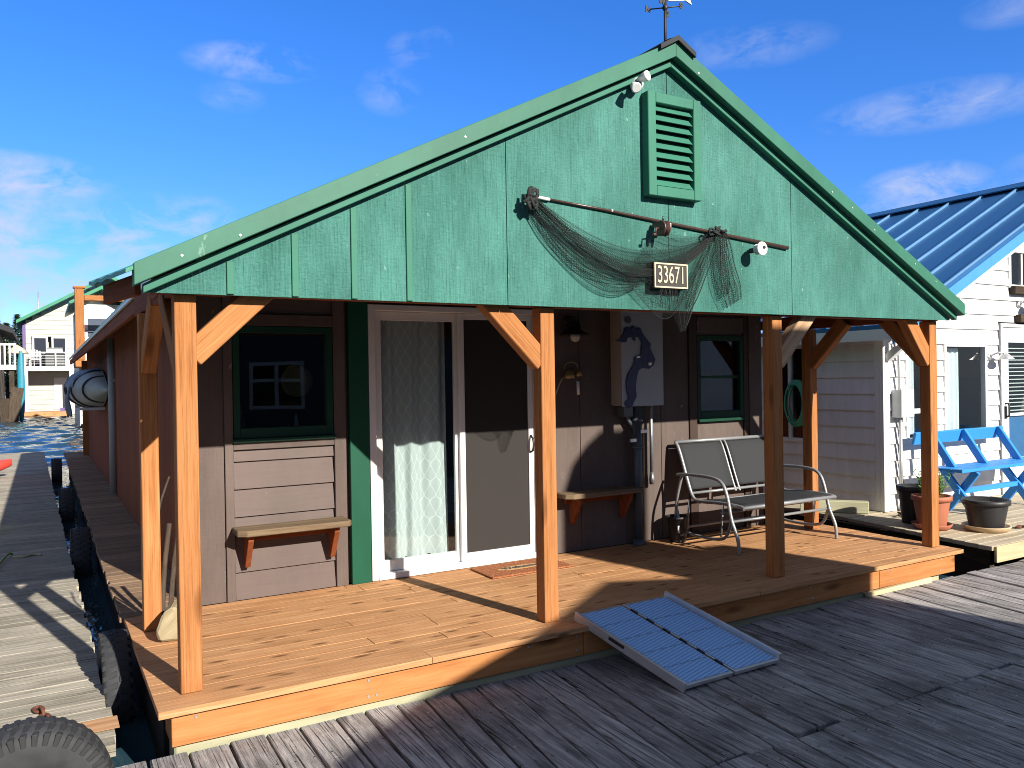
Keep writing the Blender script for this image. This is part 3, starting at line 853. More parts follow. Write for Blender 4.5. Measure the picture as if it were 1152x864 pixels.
s = MB(); s.box(4.93, 5.0, 6.045, 6.062, 1.07, 1.1); s.build('pipe_clamp', 'alu', t); s = MB(); s.box(4.80, 4.87, 6.045, 6.062, .99, 1.02); s.build('pipe_clamp', 'alu', t)
# lake shaped plaque
def WP(u, v, y=6.02):
    r_ = ray(u, v); k = (y - CAM.y) / r_.y; p = CAM + r_ * k; return (p.x, p.z)
L = [(691, 383.5), (697, 381), (701, 375), (703, 369), (707, 368), (709, 370), (712, 366.5), (716, 370), (718, 368.5), (720, 369), (722, 374), (727, 381), (732, 387), (731, 391), (734, 398), (737, 404), (735, 411), (730, 415), (722, 414), (718, 417), (716, 425), (715, 436), (716, 446), (713, 452), (711, 457), (708, 459), (703, 456), (703, 452), (707, 449), (705, 440), (704, 430), (706, 421), (711, 413), (714, 406), (713, 402), (718, 402), (721, 398), (721, 391), (722, 386), (719, 380), (715, 378.5), (714, 384), (710, 379), (706, 380), (704, 385), (700, 385)]
s = MB(); s.prism([WP(*q) for q in L], lambda a, b, yy: (a, yy, b), 6.012, 6.026, (0, 0, 1))
pl = single(s, 'lake_plaque', 'plaque_blue', 'navy lake-shaped cutout hanging on the grey meter box', 'plaque', recalc=True, bev=.002)
s = MB(); s.lathe([(.022, 0), (.02, -.012), (.008, -.016)], (*WP(730, 409), 0)[:1] + (6.011, WP(730, 409)[1]), 'y', 12); x_, z_ = WP(717, 402); s.beam((x_ - .02, 6.008, z_), (x_ + .02, 6.008, z_ + .006), .014, .014, (0, 1, 0)); s.build('emblem', 'alu', pl)
s = MB(); x_, z_ = WP(709, 366); s.lathe([(.035, 0), (.035, -.012)], (x_ - .03, 6.02, z_ + .05), 'y', 12)
single(s, 'utility_tag', 'dark_pipe', 'small dark round tag above the navy lake plaque', 'tag')
# wall lamp, bird house thermometer hanging thing
t = thing('wall_lamp', 'dark bronze wall lamp with wide brim high on the brown porch wall', 'lamp', (4.21, WY, 1.97), None)
s = MB(); s.lathe([(.045, 0), (.05, -.02), (.02, -.03)], (4.2, WY + .004, 2.13), 'y', 14); s.tube(smooth_path([(4.2, WY - .01, 2.13), (4.2, WY - .07, 2.17), (4.2, WY - .12, 2.15), (4.2, WY - .12, 2.1)], 2), .009, 7); s.build('lamp_arm', 'wall_lamp', t)
s = MB(); s.lathe([(.03, .12), (.05, .1), (.055, .04), (.14, .0), (.142, -.008), (.05, .008)], (4.2, WY - .12, 2.0), 'z', 20); s.build('lamp_shade', 'wall_lamp', t)
s = MB(); s.lathe([(.045, 0), (.046, -.03), (.03, -.06), (.001, -.068)], (4.2, WY - .12, 2.0), 'z', 16); s.build('lamp_globe', 'frost', t)
t = thing('wind_chime', 'small brass ship-bell ornament below the porch wall lamp', 'ornament', (4.21, WY, 1.4), None)
s = MB(); s.tube(smooth_path([(4.13, WY - .03, 1.68), (4.15, WY - .03, 1.75), (4.27, WY - .03, 1.75), (4.29, WY - .03, 1.68)], 2), .006, 6); s.lathe([(.055, 0), (.05, .03), (.03, .07), (.012, .085)], (4.17, WY - .06, 1.6), 'z', 14); s.lathe([(.035, 0), (.032, .03), (.02, .06), (.006, .07)], (4.28, WY - .05, 1.62), 'z', 12); s.build('bell', 'brass', t)
s = MB(); s.tube([(4.27, WY - .05, 1.575), (4.275, WY - .05, 1.45)], .014, 8); s.build('bell_pull', 'white_vinyl', t)
s = MB(); s.tube(smooth_path([(4.13, WY - .03, 1.62), (4.08, WY - .05, 1.58), (4.02, WY - .06, 1.46), (3.98, WY - .06, 1.40)], 2), .006, 6); s.build('pull_cord', 'rope_tan', t)

# bucket
t = thing('planter_bucket', 'small black plastic pot on the deck beside the glider bench', 'pot', (5.33, 6.0, 0))
s = MB(); s.lathe([(.074, 0.001), (.078, .01), (.098, .225), (.106, .226), (.107, .25), (.096, .25), (.094, .225), (.072, .02)], (5.325, 6.0, 0), 'z', 24); s.build('pot_body', 'black', t)
s = MB(); s.lathe([(.093, .2), (.002, .205)], (5.325, 6.0, 0), 'z', 18); s.build('soil', 'soil', t)
s = MB(); s.box(5.25, 5.275, 5.913, 5.917, .1, .17); s.build('pot_label', 'white_vinyl', t)

# doormat
t = thing('doormat', 'reddish coir doormat lettered Welcome in front of the sliding door', 'doormat', (3.5, 5.87, .002))
s = MB(); s.box(3.10, 3.88, 5.69, 6.09, .002, .016); s.build('mat_pile', 'coir', t, .004)
s = MB(); s.prism([(3.28 + .2 + .22 * math.cos(q * PI / 12), 5.89 + .06 * math.sin(q * PI / 12)) for q in range(24)], lambda a, b, z: (a, b, z), .016, .0175); s.build('pale_oval', 'coir_pale', t)
text_mb('Welcome', .09, lambda a, b, z: (3.48 + a, 5.89 + b, .0195 + z), .003, .002).build('lettering', 'black', t)

# ------------------------------------------------------------------ glider bench
t = thing('glider_bench', 'grey metal two-seat glider with black mesh sling on the porch', 'bench', (6.0, 5.65, 0))
X0, X1 = 5.40, 6.62
def side_frame(x):
    s = MB()
    s.tube(smooth_path([(x, 6.1, .955), (x, 6.05, .9), (x, 5.93, .58), (x, 5.87, .44), (x, 5.80, .405), (x, 5.5, .43), (x, 5.24, .425), (x, 5.20, .41)], 2), .0165, 8)
    return s.build('seat_rail', 'frame_grey', t)
def arm(x):
    s = MB()
    s.tube(smooth_path([(x, 6.03, .645), (x, 5.9, .66), (x, 5.55, .665), (x, 5.42, .63), (x, 5.36, .5), (x, 5.32, .3), (x, 5.27, .2), (x, 5.235, .12), (x, 5.23, .002)], 2), .0165, 8)
    s.tube(smooth_path([(x, 5.96, .655), (x, 6.03, .45), (x, 6.06, .25), (x, 6.08, .002)], 2), .0155, 8)
    return s.build('arm_frame', 'frame_grey', t)
def rocker(x):
    s = MB()
    s.tube(smooth_path([(x, 5.32, .3), (x, 5.36, .16), (x, 5.44, .1), (x, 5.7, .085), (x, 5.92, .1), (x, 6.0, .16), (x, 6.04, .3)], 2), .0145, 8)
    for yy in (5.45, 5.9):
        s.tube([(x + (.03 if x < 6 else -.03), yy, .42), (x + (.03 if x < 6 else -.03), yy + .03, .12)], .01, 6)
    return s.build('glider_base', 'frame_grey', t)
for x in (X0, X1): side_frame(x)
for x in (X0 - .045, X1 + .045): arm(x); rocker(x)
s = MB(); s.tube([(X0 - .045, 5.33, .28), (X1 + .045, 5.33, .28)], .013, 8); s.tube([(X0 - .045, 6.0, .13), (X1 + .045, 6.0, .13)], .013, 8); s.tube([(X0, 5.5, .335), (X1, 5.5, .335)], .012, 8)
s.tube([(X0, 6.1, .955), (X1, 6.1, .955)], .018, 8); s.tube([(X0, 5.885, .475), (X1, 5.885, .475)], .014, 8); s.tube([(X0, 5.21, .415), (X1, 5.21, .415)], .018, 8); s.tube([(X0, 5.80, .40), (X1, 5.80, .40)], .012, 8)
s.build('cross_tube', 'frame_grey', t)
xm = (X0 + X1) / 2
s = MB()
for x in (xm - .028, xm + .028):
    s.tube(smooth_path([(x, 6.1, .955), (x, 6.05, .9), (x, 5.93, .58), (x, 5.875, .45)], 2), .0125, 8)
s.build('centre_bar', 'frame_grey', t)
bk = [(6.09, .935), (6.045, .88), (5.93, .58), (5.9, .505)]
st = [(5.83, .41), (5.5, .432), (5.25, .428)]
def sling(x0, x1, prof, nm):
    s = MB(); n = len(prof) - 1
    def fn(a, b):
        i = min(int(b * n), n - 1); q = b * n - i
        yy = prof[i][0] * (1 - q) + prof[i + 1][0] * q; zz = prof[i][1] * (1 - q) + prof[i + 1][1] * q
        sag = .012 * math.sin(PI * a)
        return (x0 + (x1 - x0) * a, yy + (sag if nm == 'back_sling' else 0), zz - (sag if nm != 'back_sling' else 0))
    s.grid(fn, 6, 9); o = s.build(nm, 'sling', t)
    md = o.modifiers.new('thick', 'SOLIDIFY'); md.thickness = .004
    return o
sling(X0 + .016, xm - .04, bk, 'back_sling'); sling(xm + .04, X1 - .016, bk, 'back_sling')
sling(X0 + .016, X1 - .016, st, 'seat_sling')

# ------------------------------------------------------------------ ramp
t = thing('folding_ramp', 'blue ribbed folding ramp with silver edges leaning on the deck edge', 'ramp', (3.55, 3.95, -.25))
BL, BR, TL, TR = Vector((3.225, 3.605, -.238)), Vector((4.055, 3.625, -.238)), Vector((3.0, 4.40, .028)), Vector((3.79, 4.42, .028))
def RP(a, b, h=0): # a across 0..1, b up 0..1
    p = BL * (1 - a) * (1 - b) + BR * a * (1 - b) + TL * (1 - a) * b + TR * a * b
    return p + Vector((0, -.3, .95)) * h
def rslab(a0, a1, b0, b1, h0, h1, nm, mat, bev=.002):
    s = MB(); c = [RP(a, b, h) for h in (h0, h1) for a, b in ((a0, b0), (a1, b0), (a1, b1), (a0, b1))]
    s.hexa(c, (TL - BL).normalized()); return s.build(nm, mat, t, bev)
for a0, a1 in ((.022, .487), (.513, .978)):
    p = rslab(a0, a1, .0, 1., .0, .028, 'ramp_panel', 'alu')
    n = 5 if a0 < .1 else 4
    for k in range(n):
        b0 = .02 + .96 * k / n; b1 = .02 + .96 * (k + 1) / n - .008
        s = MB(); s.hexa([RP(a, b, h) for h in (.0285, .032) for a, b in ((a0 + .012, b0), (a1 - .012, b0), (a1 - .012, b1), (a0 + .012, b1))], (TL - BL).normalized())
        s.build('grip_strip', 'grip', p)
rslab(0., .0215, .0, 1., -.02, .045, 'edge_rail', 'alu'); rslab(.9785, 1., .0, 1., -.02, .068, 'edge_rail', 'alu')
s = MB()
for k in range(6):
    b0 = .1 + k * .15; s = MB(); s.tube([RP(.5, b0, .028), RP(.5, b0 + .06, .028)], .009, 8); s.build('hinge', 'lead', t)
s = MB(); s.hexa([RP(a, b, h) for h in (.01, .03) for a, b in ((-.006, .52), (-.001, .52), (-.001, .66), (-.006, .66))]); s.build('handle', 'black', t)

# ------------------------------------------------------------------ gable ornaments
def G(u, v, y=4.33):
    r_ = ray(u, v); k = (y - CAM.y) / r_.y; p = CAM + r_ * k; return Vector((p.x, y, p.z))
t = thing('fishing_rod', 'long dark fishing rod with two reels mounted across the green gable', 'fishing rod', tuple(G(740, 250, 4.36)), None)
s = MB(); s.tube([G(600, 221, 4.386), G(680, 236, 4.386), G(790, 259, 4.386), G(886, 279, 4.386)], [.008, .010, .013, .016], 8); s.build('rod', plain('varnished_rod', (.05, .025, .02), .3), t)
s = MB(); s.tube([G(604, 221.8, 4.382), G(618, 224.5, 4.382)], .0115, 8); s.lathe([(.012, -.006), (.012, .006)], G(688, 237, 4.386), 'x', 8); s.build('rod_ring', 'white_vinyl', t)
c_ = G(746, 257, 4.29)
s = MB(); s.lathe([(.05, -.028), (.054, -.024), (.054, -.016), (.026, -.014), (.026, .014), (.054, .016), (.054, .024), (.05, .028)], c_, 'x', 20)
s.tube([c_ + Vector((-.03, 0, 0)), c_ + Vector((-.07, -.005, -.005)), c_ + Vector((-.075, -.01, -.05))], .006, 6); s.tube([c_ + Vector((-.075, -.01, -.05)), c_ + Vector((-.1, -.01, -.05))], .011, 6); s.box(c_.x - .02, c_.x + .02, c_.y, 4.38, c_.z + .02, c_.z + .05); s.tube([c_ + Vector((0, 0, .05)), c_ + Vector((.0, -.005, .085))], .007, 6)
s.build('star_reel', plain('tarnished_reel', (.13, .07, .06), .4, .5), t)
s = MB(); s.box(c_.x + .03, c_.x + .065, c_.y - .01, c_.y + .03, c_.z + .015, c_.z + .04); s.build('reel_plate', 'alu', t)
c_ = G(855, 280, 4.285)
s = MB(); s.lathe([(.05, -.006), (.052, .0), (.045, .012), (.03, .018), (.03, .04), (.04, .045), (.04, .05)], c_ + Vector((0, -.02, 0)), 'y', 22); s.build('fly_reel', 'white_vinyl', t)
s = MB(); s.box(c_.x - .012, c_.x + .012, c_.y + .02, 4.386, c_.z - .02, c_.z + .015); s.lathe([(.012, -.012), (.012, .0)], c_ + Vector((.015, -.02, .01)), 'y', 10); s.build('reel_foot', 'lead', t)

# net : draped sheets with real folds
def curve(pts, n=40):
    P = smooth_path([G(*p, 4.36) for p in pts], 3)
    L_ = [0]
    for a, b in zip(P, P[1:]): L_.append(L_[-1] + (b - a).length)
    def f(t_):
        q = t_ * L_[-1]
        for i in range(len(P) - 1):
            if L_[i + 1] >= q:
                k = (q - L_[i]) / max(1e-9, L_[i + 1] - L_[i]); return P[i].lerp(P[i + 1], k)
        return P[-1].copy()
    return f, L_[-1]
netroot = thing('fishing_net', 'dark green fishing net draped from the rod across the green gable', 'net', tuple(G(700, 290, 4.35)), None)
def sheet(top, bot, ys=0., amp=.014, nf=5, ph=0., nm='net_swag'):
    ft, lt = curve(top); fb, lb = curve(bot)
    s = MB()
    def fn(a, b):
        p = ft(a).lerp(fb(a), b)
        p.y = 4.36 - ys + amp * math.sin(b * nf * 2 * PI + ph + 2 * a) - amp * .6 * math.sin(a * 9 + ph)
        p.y = max(min(p.y, 4.386), 4.325)
        return p
    W_ = max((ft(q / 8) - fb(q / 8)).length for q in range(9))
    s.grid(fn, 48, 14, True, lambda a, b: (a * max(lt, lb), b * W_ * 1.15))
    s.build(nm, 'net', netroot)
    d = MB()
    for k in range(nf):
        b = (k + .25 + .35 * math.sin(k * 7 + ph)) / nf
        b = min(max(b, 0), 1)
        d.tube([fn(i / 24, b) - Vector((0, .003, 0)) for i in range(25)], .0014, 4, tone=.5)
    d.tube([fn(i / 24, 1.) for i in range(25)], .0022, 4, tone=.5)
    return d.build('net_cord', 'net_line', netroot)
sheet([(600, 220), (640, 250), (690, 275), (730, 283), (775, 276), (806, 260)], [(596, 232), (622, 272), (650, 305), (690, 318), (735, 318), (775, 300), (808, 262)], 0, .012, 6)
sheet([(600, 222), (635, 252), (670, 278), (715, 297), (760, 290), (805, 261)], [(600, 232), (640, 276), (680, 308), (725, 316), (770, 300), (806, 264)], .012, .008, 7, 1.)
sheet([(599, 224), (630, 252), (660, 274), (700, 300), (735, 305), (770, 292), (804, 262)], [(600, 230), (632, 262), (662, 288), (700, 311), (735, 312), (775, 296), (804, 264)], .02, .006, 8, 2.)
sheet([(598, 226), (620, 262), (650, 290), (690, 318), (718, 318)], [(594, 236), (612, 270), (645, 305), (672, 326), (697, 332), (718, 322)], .004, .01, 3, 1.5)
sheet([(738, 258), (752, 262), (770, 266), (790, 262), (808, 258)], [(700, 312), (735, 352), (752, 362), (766, 345), (792, 290)], .006, .014, 5, .5, 'net_tail')
sheet([(798, 262), (786, 290), (775, 320), (768, 346)], [(806, 262), (800, 296), (786, 330), (774, 352)], .016, .01, 4, .2, 'net_tail')
sheet([(753, 345), (756, 352), (758, 362), (762, 374)], [(792, 290), (784, 318), (777, 346), (768, 372)], .03, .012, 4, .9, 'net_tail')
sheet([(803, 262), (800, 290), (799, 315), (814, 347)], [(815, 262), (826, 290), (832, 315), (834, 336)], .01, .016, 5, .3, 'net_tail')
sheet([(804, 262), (803, 285), (806, 310), (812, 335)], [(815, 263), (816, 290), (818, 312), (818, 330)], .022, .008, 5, 1.3, 'net_tail')
s = MB()
for k in range(7):
    c_ = G(597 + random.uniform(-5, 6), 222 + random.uniform(-6, 9), 4.32); s.tube(smooth_path([c_ + Vector((random.uniform(-.04, .04), random.uniform(-.02, .02), random.uniform(-.05, .05))) for _ in range(6)], 1), .012, 5)
s.build('net_knot', 'net_line', netroot); s = MB()
for k in range(5):
    c_ = G(807 + random.uniform(-5, 6), 261 + random.uniform(-3, 4), 4.315); s.tube(smooth_path([c_ + Vector((random.uniform(-.04, .04), random.uniform(-.015, .015), random.uniform(-.025, .03))) for _ in range(6)], 1), .009, 5)
s.build('net_knot', 'net_line', netroot)
s = MB()
for k in range(9):
    u_ = 744 + k * 2.2; s.tube(smooth_path([G(u_, 325, 4.33), G(u_ + random.uniform(-3, 3), 330, 4.32), G(u_ + random.uniform(-4, 4), 333 + random.uniform(0, 7), 4.325)], 1), .0025, 4)
s.build('net_fringe', 'net_line', netroot)

# number sign
t = thing('house_number_sign', 'dark wooden sign numbered 33671 with cream border under the net', 'sign', (3.85, 4.36, 2.2))
sx0, sx1, sz0, sz1 = 3.655, 3.965, 2.215, 2.395
s = MB(); s.box(sx0, sx1, 4.322, 4.3985, sz0, sz1, (1, 0, 0)); s.build('sign_board', 'sign_dark', t, .002)
s = MB()
for a in ((sx0 + .004, sx0 + .014, sz0 + .004, sz1 - .004), (sx1 - .014, sx1 - .004, sz0 + .004, sz1 - .004), (sx0 + .0145, sx1 - .0145, sz0 + .004, sz0 + .014), (sx0 + .0145, sx1 - .0145, sz1 - .014, sz1 - .004)):
    s.box(a[0], a[1], 4.318, 4.3215, a[2], a[3])
s.build('sign_border', 'cream_paint', t)
text_mb('33671', .17, lambda a, b, z: (3.848 - .038 + a, 4.319 - z, 2.305 + b), .004, .0, 1., .6).build('numerals', 'cream_paint', t)

# twin floodlight on gable
t = thing('security_light', 'white twin floodlight at the top of the green gable beside the vent', 'light', (3.6, 4.39, 3.6))
s = MB()
for (u_, v_), (du, dv) in (((714, 97), (-.02, -.05)), ((724, 87), (.03, .03))):
    c_ = G(u_, v_, 4.28); a_ = Vector((du, -.09, dv - .02)).normalized()
    P = [c_ - a_ * .05, c_ - a_ * .02, c_ + a_ * .02, c_ + a_ * .035, c_ + a_ * .037]
    s.tube(P, [.012, .024, .034, .036, .028], 14)
s.build('lamp_head', 'white_vinyl', t)
s = MB(); c_ = G(719, 93, 4.33); s.tube([c_, G(714, 97, 4.29)], .014, 8); s.tube([c_, G(724, 87, 4.29)], .014, 8); s.lathe([(.04, .0), (.042, .03), (.03, .07)], c_, 'y', 14); s.build('lamp_bracket', 'box_grey', t)

# weathervane
t = thing('weathervane', 'dark metal weathervane with direction arms on the roof ridge', 'weathervane', (3.98, 4.6, 3.9))
bx, bz = 4.03, 3.88
s = MB(); s.tube([(bx, 4.6, bz), (bx + .01, 4.6, 4.5)], .011, 8); s.build('pole', 'lead', t)
s = MB(); s.tube([(bx - .08, 4.67, 4.33), (bx + .08, 4.53, 4.33)], .005, 6); s.tube([(bx - .07, 4.54, 4.33), (bx + .08, 4.66, 4.33)], .005, 6); s.lathe([(.005, -.03), (.025, 0), (.005, .03)], (bx + .005, 4.6, 4.33), 'z', 10)
for (px_, py_, tx) in ((bx - .085, 4.53, 'W'), (bx + .09, 4.52, 'S'), (bx - .09, 4.68, 'N'), (bx + .09, 4.67, 'E')):
    q = text_mb(tx, .06, lambda a, b, z, px_=px_, py_=py_: (px_ + a, py_ - z, 4.33 + b), .006, .003)
    n0 = len(s.v); s.v += q.v; s.f += [tuple(i + n0 for i in f) for f in q.f]; s.uv += q.uv; s.t += q.t; s.sm += q.sm
s.build('direction_arm', 'lead', t)
fish = [(-.16, .0), (-.1, .05), (0, .065), (.09, .045), (.15, .02), (.22, .07), (.2, .0), (.22, -.05), (.15, -.015), (.08, -.03), (-.02, -.045), (-.1, -.03)]
s = MB(); s.prism(fish, lambda a, b, dd: (bx + .07 + .75 * a, 4.6 + dd - .15 * a, 4.425 + .75 * b), -.006, .006); s.build('vane_fish', plain('pale_vane', (.55, .5, .4), .5), t, recalc=True)

# ------------------------------------------------------------------ left porch corner: log, sticks
s = MB(); s.prism([(0, 0), (.13, -.01), (.16, .05), (.14, .17), (.08, .21), (.02, .17), (-.02, .06)], lambda a, b, dd: (.60 + a + .25 * dd, 5.42 + dd * .9, .012 + b), 0, .2, (0, 1, .1))
single(s, 'split_log', 'stone', 'short split log lying between the two left porch posts', 'log', bev=.015, recalc=True)
for k, (a, b, lab) in enumerate((((.66, 5.78, .01), (.735, 5.93, .66), 'straightest grey driftwood stick leaning behind the left porch post'), ((.70, 5.72, .01), (.80, 5.95, .62), 'thick brown driftwood stick leaning nearest the left front post'))):
    s = MB(); s.tube(smooth_path([a, ((a[0] + b[0]) / 2 - .01, (a[1] + b[1]) / 2, (a[2] + b[2]) / 2 + .03), b], 2), [.02, .02, .019, .019, .018, .018, .017, .016, .015, .012][:10] if False else .017, 7)
    single(s, 'driftwood_stick', 'driftwood', lab, 'stick', 'driftwood sticks leaning in the porch corner')
s = MB(); s.tube(smooth_path([(.655, 5.85, .01), (.67, 5.88, .5), (.66, 5.9, .75), (.71, 5.92, .9), (.74, 5.92, .98)], 2), .008, 6)
single(s, 'driftwood_stick', 'driftwood', 'thin curved twig rising above the other driftwood sticks', 'stick', 'driftwood sticks leaning in the porch corner')

# ------------------------------------------------------------------ tyres in the gap
def tyre(o, R, W, axis, label, group, lug=34, worn=False):
    t = thing('tyre', label, 'tyre', tuple(o), group)
    h = W / 2; RI = .42 if axis == 'y' else .58
    prof = [(R * RI, -h * .6), (R * (RI + .04), -h * .92), (R * .8, -h), (R * .93, -h * .95), (R, -h * .72), (R * 1.0, h * .72), (R * .93, h * .95), (R * .8, h), (R * (RI + .04), h * .92), (R * RI, h * .6), (R * (RI + .04), h * .3), (R * .9, h * .2), (R * .9, -h * .2), (R * (RI + .04), -h * .3), (R * RI, -h * .6)]
    s = MB(); s.lathe(prof, o, axis, 48, False); s.build('carcass', 'tyre_side', t, recalc=True)
    s = MB(); o = Vector(o)
    for k in range(lug):
        for sg in (-1, 1):
            q = 2 * PI * (k + (.5 if sg > 0 else 0)) / lug; dq = 2 * PI / lug * .27
            pts = []
            for rr in (R * .985, R * 1.022):
                for (aa, hh) in ((q - dq, sg * h * .06), (q + dq, sg * h * .06), (q + dq + .07, sg * h * 1.01), (q - dq + .07, sg * h * 1.01)):
                    r2 = rr - (R * (.16 if rr < R else .035) if abs(hh) > h * .5 else 0)
                    a = r2 * math.cos(aa); c = r2 * math.sin(aa)
                    pts.append(o + Vector({'y': (a, hh, c), 'x': (hh, a, c)}[axis]))
            c8 = pts
            if (c8[1] - c8[0]).cross(c8[3] - c8[0]).dot(c8[4] - c8[0]) < 0: c8 = [c8[3], c8[2], c8[1], c8[0], c8[7], c8[6], c8[5], c8[4]]
            s.hexa(c8)
    s.build('tread', 'rubber', t, .004)
    return t
TG = 'old tyres hung as fenders between the dock and the house'
tyre((.372, 5.75, -.33), .36, .165, 'x', 'nearest of the old tyres in the gap left of the porch, lit on its rim', TG)
tyre((.345, 10.2, -.33), .36, .19, 'x', 'second old tyre in the gap, beside the middle of the brown side walkway', TG)
tyre((.305, 14.3, -.33), .36, .2, 'x', 'third old tyre along the gap, just before the bright slits of water', TG)
tyre((.26, 20.4, -.33), .36, .2, 'x', 'farthest old tyre in the gap near the end of the side walkway', TG)
bt = tyre((-.08, 4.5, -.37), .36, .25, 'y', 'big dusty lugged tyre at the near end of the sunlit side dock', None, 44)
s = MB(); s.lathe([(.008, 0), (.008, -.004)], (-.11, 4.372, -.19), 'y', 10); s.build('valve_hole', 'black', bt)

# rusty chain
s = MB(); a, b = Vector((-.045, 5.35, -.235)), Vector((.03, 5.0, -.235))
for k in range(6):
    c_ = a.lerp(b, k / 5) + Vector((0, 0, .006 * (k % 2))); dd = (b - a).normalized(); n_ = Vector((0, 0, 1)) if k % 2 == 0 else dd.cross(Vector((0, 0, 1)))
    w_ = n_.cross(dd).normalized()
    s.tube([c_ + dd * .045 * math.cos(q * PI / 6) + w_ * .024 * math.sin(q * PI / 6) for q in range(12)], .009, 6, closed=True)
single(s, 'chain', 'rust', 'short rusty chain on the side dock beside the big tyre', 'chain')

# ropes on side dock
s = MB(); s.tube(smooth_path([(-.5, 9.3, -.235), (-.43, 9.7, -.22), (-.34, 10.4, -.2), (-.31, 10.5, -.235)], 2), .012, 6)
single(s, 'mooring_rope', 'rope_green', 'green rope end lying on the shaded side dock', 'rope', 'rope ends on the side dock')
s = MB(); s.tube(smooth_path([(-.3, 10.35, -.24), (-.2, 10.25, -.235), (-.1, 10.38, -.238), (-.03, 10.3, -.24)], 2), .012, 6)
single(s, 'mooring_rope', 'rope_tan', 'tan rope end lying on the shaded side dock', 'rope', 'rope ends on the side dock')

# kayaks on side dock
def kayak(o, L, W_, Hh, yaw, mat, label):
    t = thing('kayak', label, 'kayak', o, 'kayaks lying on the side dock')
    s = MB(); c, sn = math.cos(yaw), math.sin(yaw); o = Vector(o)
    def fn(a, b):
        x = (a - .5) * L; k = max(0., 1 - abs(2 * a - 1) ** 2.6) ** .75; q = 2 * PI * b
        yy = math.cos(q) * W_ / 2 * k; zz = Hh * (.5 + .5 * math.sin(q) * (.35 + .65 * k)) + .12 * abs(2 * a - 1) ** 4
        return o + Vector((x * c - yy * sn, x * sn + yy * c, zz))
    s.grid(fn, 30, 16); s.build('hull', mat, t, recalc=True)
    s = MB(); s.tube([o + Vector((.5 * c + .22 * math.cos(q * PI / 8) * c * 1.6 - .17 * math.sin(q * PI / 8) * sn, .5 * sn + .22 * math.cos(q * PI / 8) * sn * 1.6 + .17 * math.sin(q * PI / 8) * c, Hh + .01)) for q in range(16)], .018, 6, closed=True); s.build('cockpit_rim', 'black', t)
kayak((-1.99, 19.6, -.245), 2.9, .75, .36, .12, 'red', 'red kayak whose bow shows at the left edge of the dock')
kayak((-1.93, 13.0, -.245), 2.8, .62, .32, -.1, 'lime', 'lime yellow kayak whose tip shows at the left edge of the dock')

# skiff hung on the side wall
t = thing('canoe', 'silver canoe under a blue-grey tarp hung on the red-brown side wall', 'canoe', (.6, 11, 1.5))
s = MB()
def hull(a, b):
    y_ = 14.0 + 4.6 * a; k = max(0., 1 - (1 - min(1, a * 2.2)) ** 2.2) * (1 if a < .75 else max(0, 1 - ((a - .75) / .25) ** 2 * .9)); q = -PI / 2 + PI * b
    x_ = .9 - .5 * max(.03, k) * math.cos(q) ** .8; z_ = 1.56 + .34 * max(.05, k) * math.sin(q) - .02 * (1 - k)
    return (x_, y_, z_)
s.grid(hull, 24, 14); s.grid(lambda a, b: (.89, hull(a, 0)[1], hull(a, 0)[2] * (1 - b) + hull(a, 1)[2] * b), 24, 2)
s.build('hull', 'hull', t, recalc=True)
s = MB(); s.grid(lambda a, b: (lambda p: (p[0] - .018 - .012 * math.sin(a * 40), p[1], p[2] + .012 + .012 * math.sin(a * 23 + b * 9)))(hull(.28 + .72 * a, .52 + .48 * b)), 30, 8); s.build('tarp', 'tarp', t)
s = MB()
for a in (.16, .3, .55, .75):
    s = MB(); s.tube([Vector(hull(a, q / 12)) + Vector((-.022, 0, .0)) for q in range(13)], .016, 5); s.build('strap', 'black', t)
s = MB()
for y_ in (15.3, 17.4): s = MB(); s.box(.55, .93, y_, y_ + .05, 1.2, 1.245); s.build('rack_arm', 'steel', t)
s = MB()
for k in range(4): s = MB(); s.tube(smooth_path([(.40 + k * .02, 15.2 + k * .5, 1.6), (.37, 15.2 + k * .5, 1.4), (.41, 15.3 + k * .5, 1.25 - .07 * k), (.42, 15.3 + k * .5, 1.1)], 1), .02, 5); s.build('tarp_tail', 'tarp', t)

# ================================================================== WHITE NEIGHBOUR
NX, NY, NZ = 8.85, 6.25, -.085
Nn = thing('white_house', 'white lap-sided floating house with blue standing-seam roof on the right', 'house', (11, 9, NZ))
def nrz(x): return 2.17 + .495 * (x - 8.5) if x < 13.1 else 2.17 + .495 * (13.1 * 2 - x - 8.5)
s = MB()
holesF = [(9.27, 9.80, .74, 1.97), (10.07, 11.03, .70, 1.98), (11.33, 12.36, NZ, 2.28), (11.60, 12.3, 2.76, 3.3)]
lap(s, NX + .1, 17.35, NZ, 4.4, .205, lambda q, z, dd: (q, NY - dd, z), holesF, lambda a, b: (max(NX + .1, 8.5 + (b - 2.02) / .495), min(17.35, 13.1 * 2 - 8.5 - (b - 2.02) / .495)))
fr = s.build('front_siding', 'white_paint', Nn, .002)
s = MB()
holesS = [(7.33, 8.05, .70, 2.0)]
lap(s, NY + .1, 15, NZ, 2.2, .205, lambda q, z, dd: (NX - dd, q, z), holesS)
s.build('side_siding', 'white_paint', Nn, .002)
s = MB(); s.box(NX - .026, NX + .098, NY - .026, NY + .03, NZ, 2.16, (0, 0, 1)); s.box(NX - .027, NX + .03, NY + .031, NY + .098, NZ, 2.16, (0, 0, 1)); s.build('corner_trim', 'white_vinyl', Nn, .003)
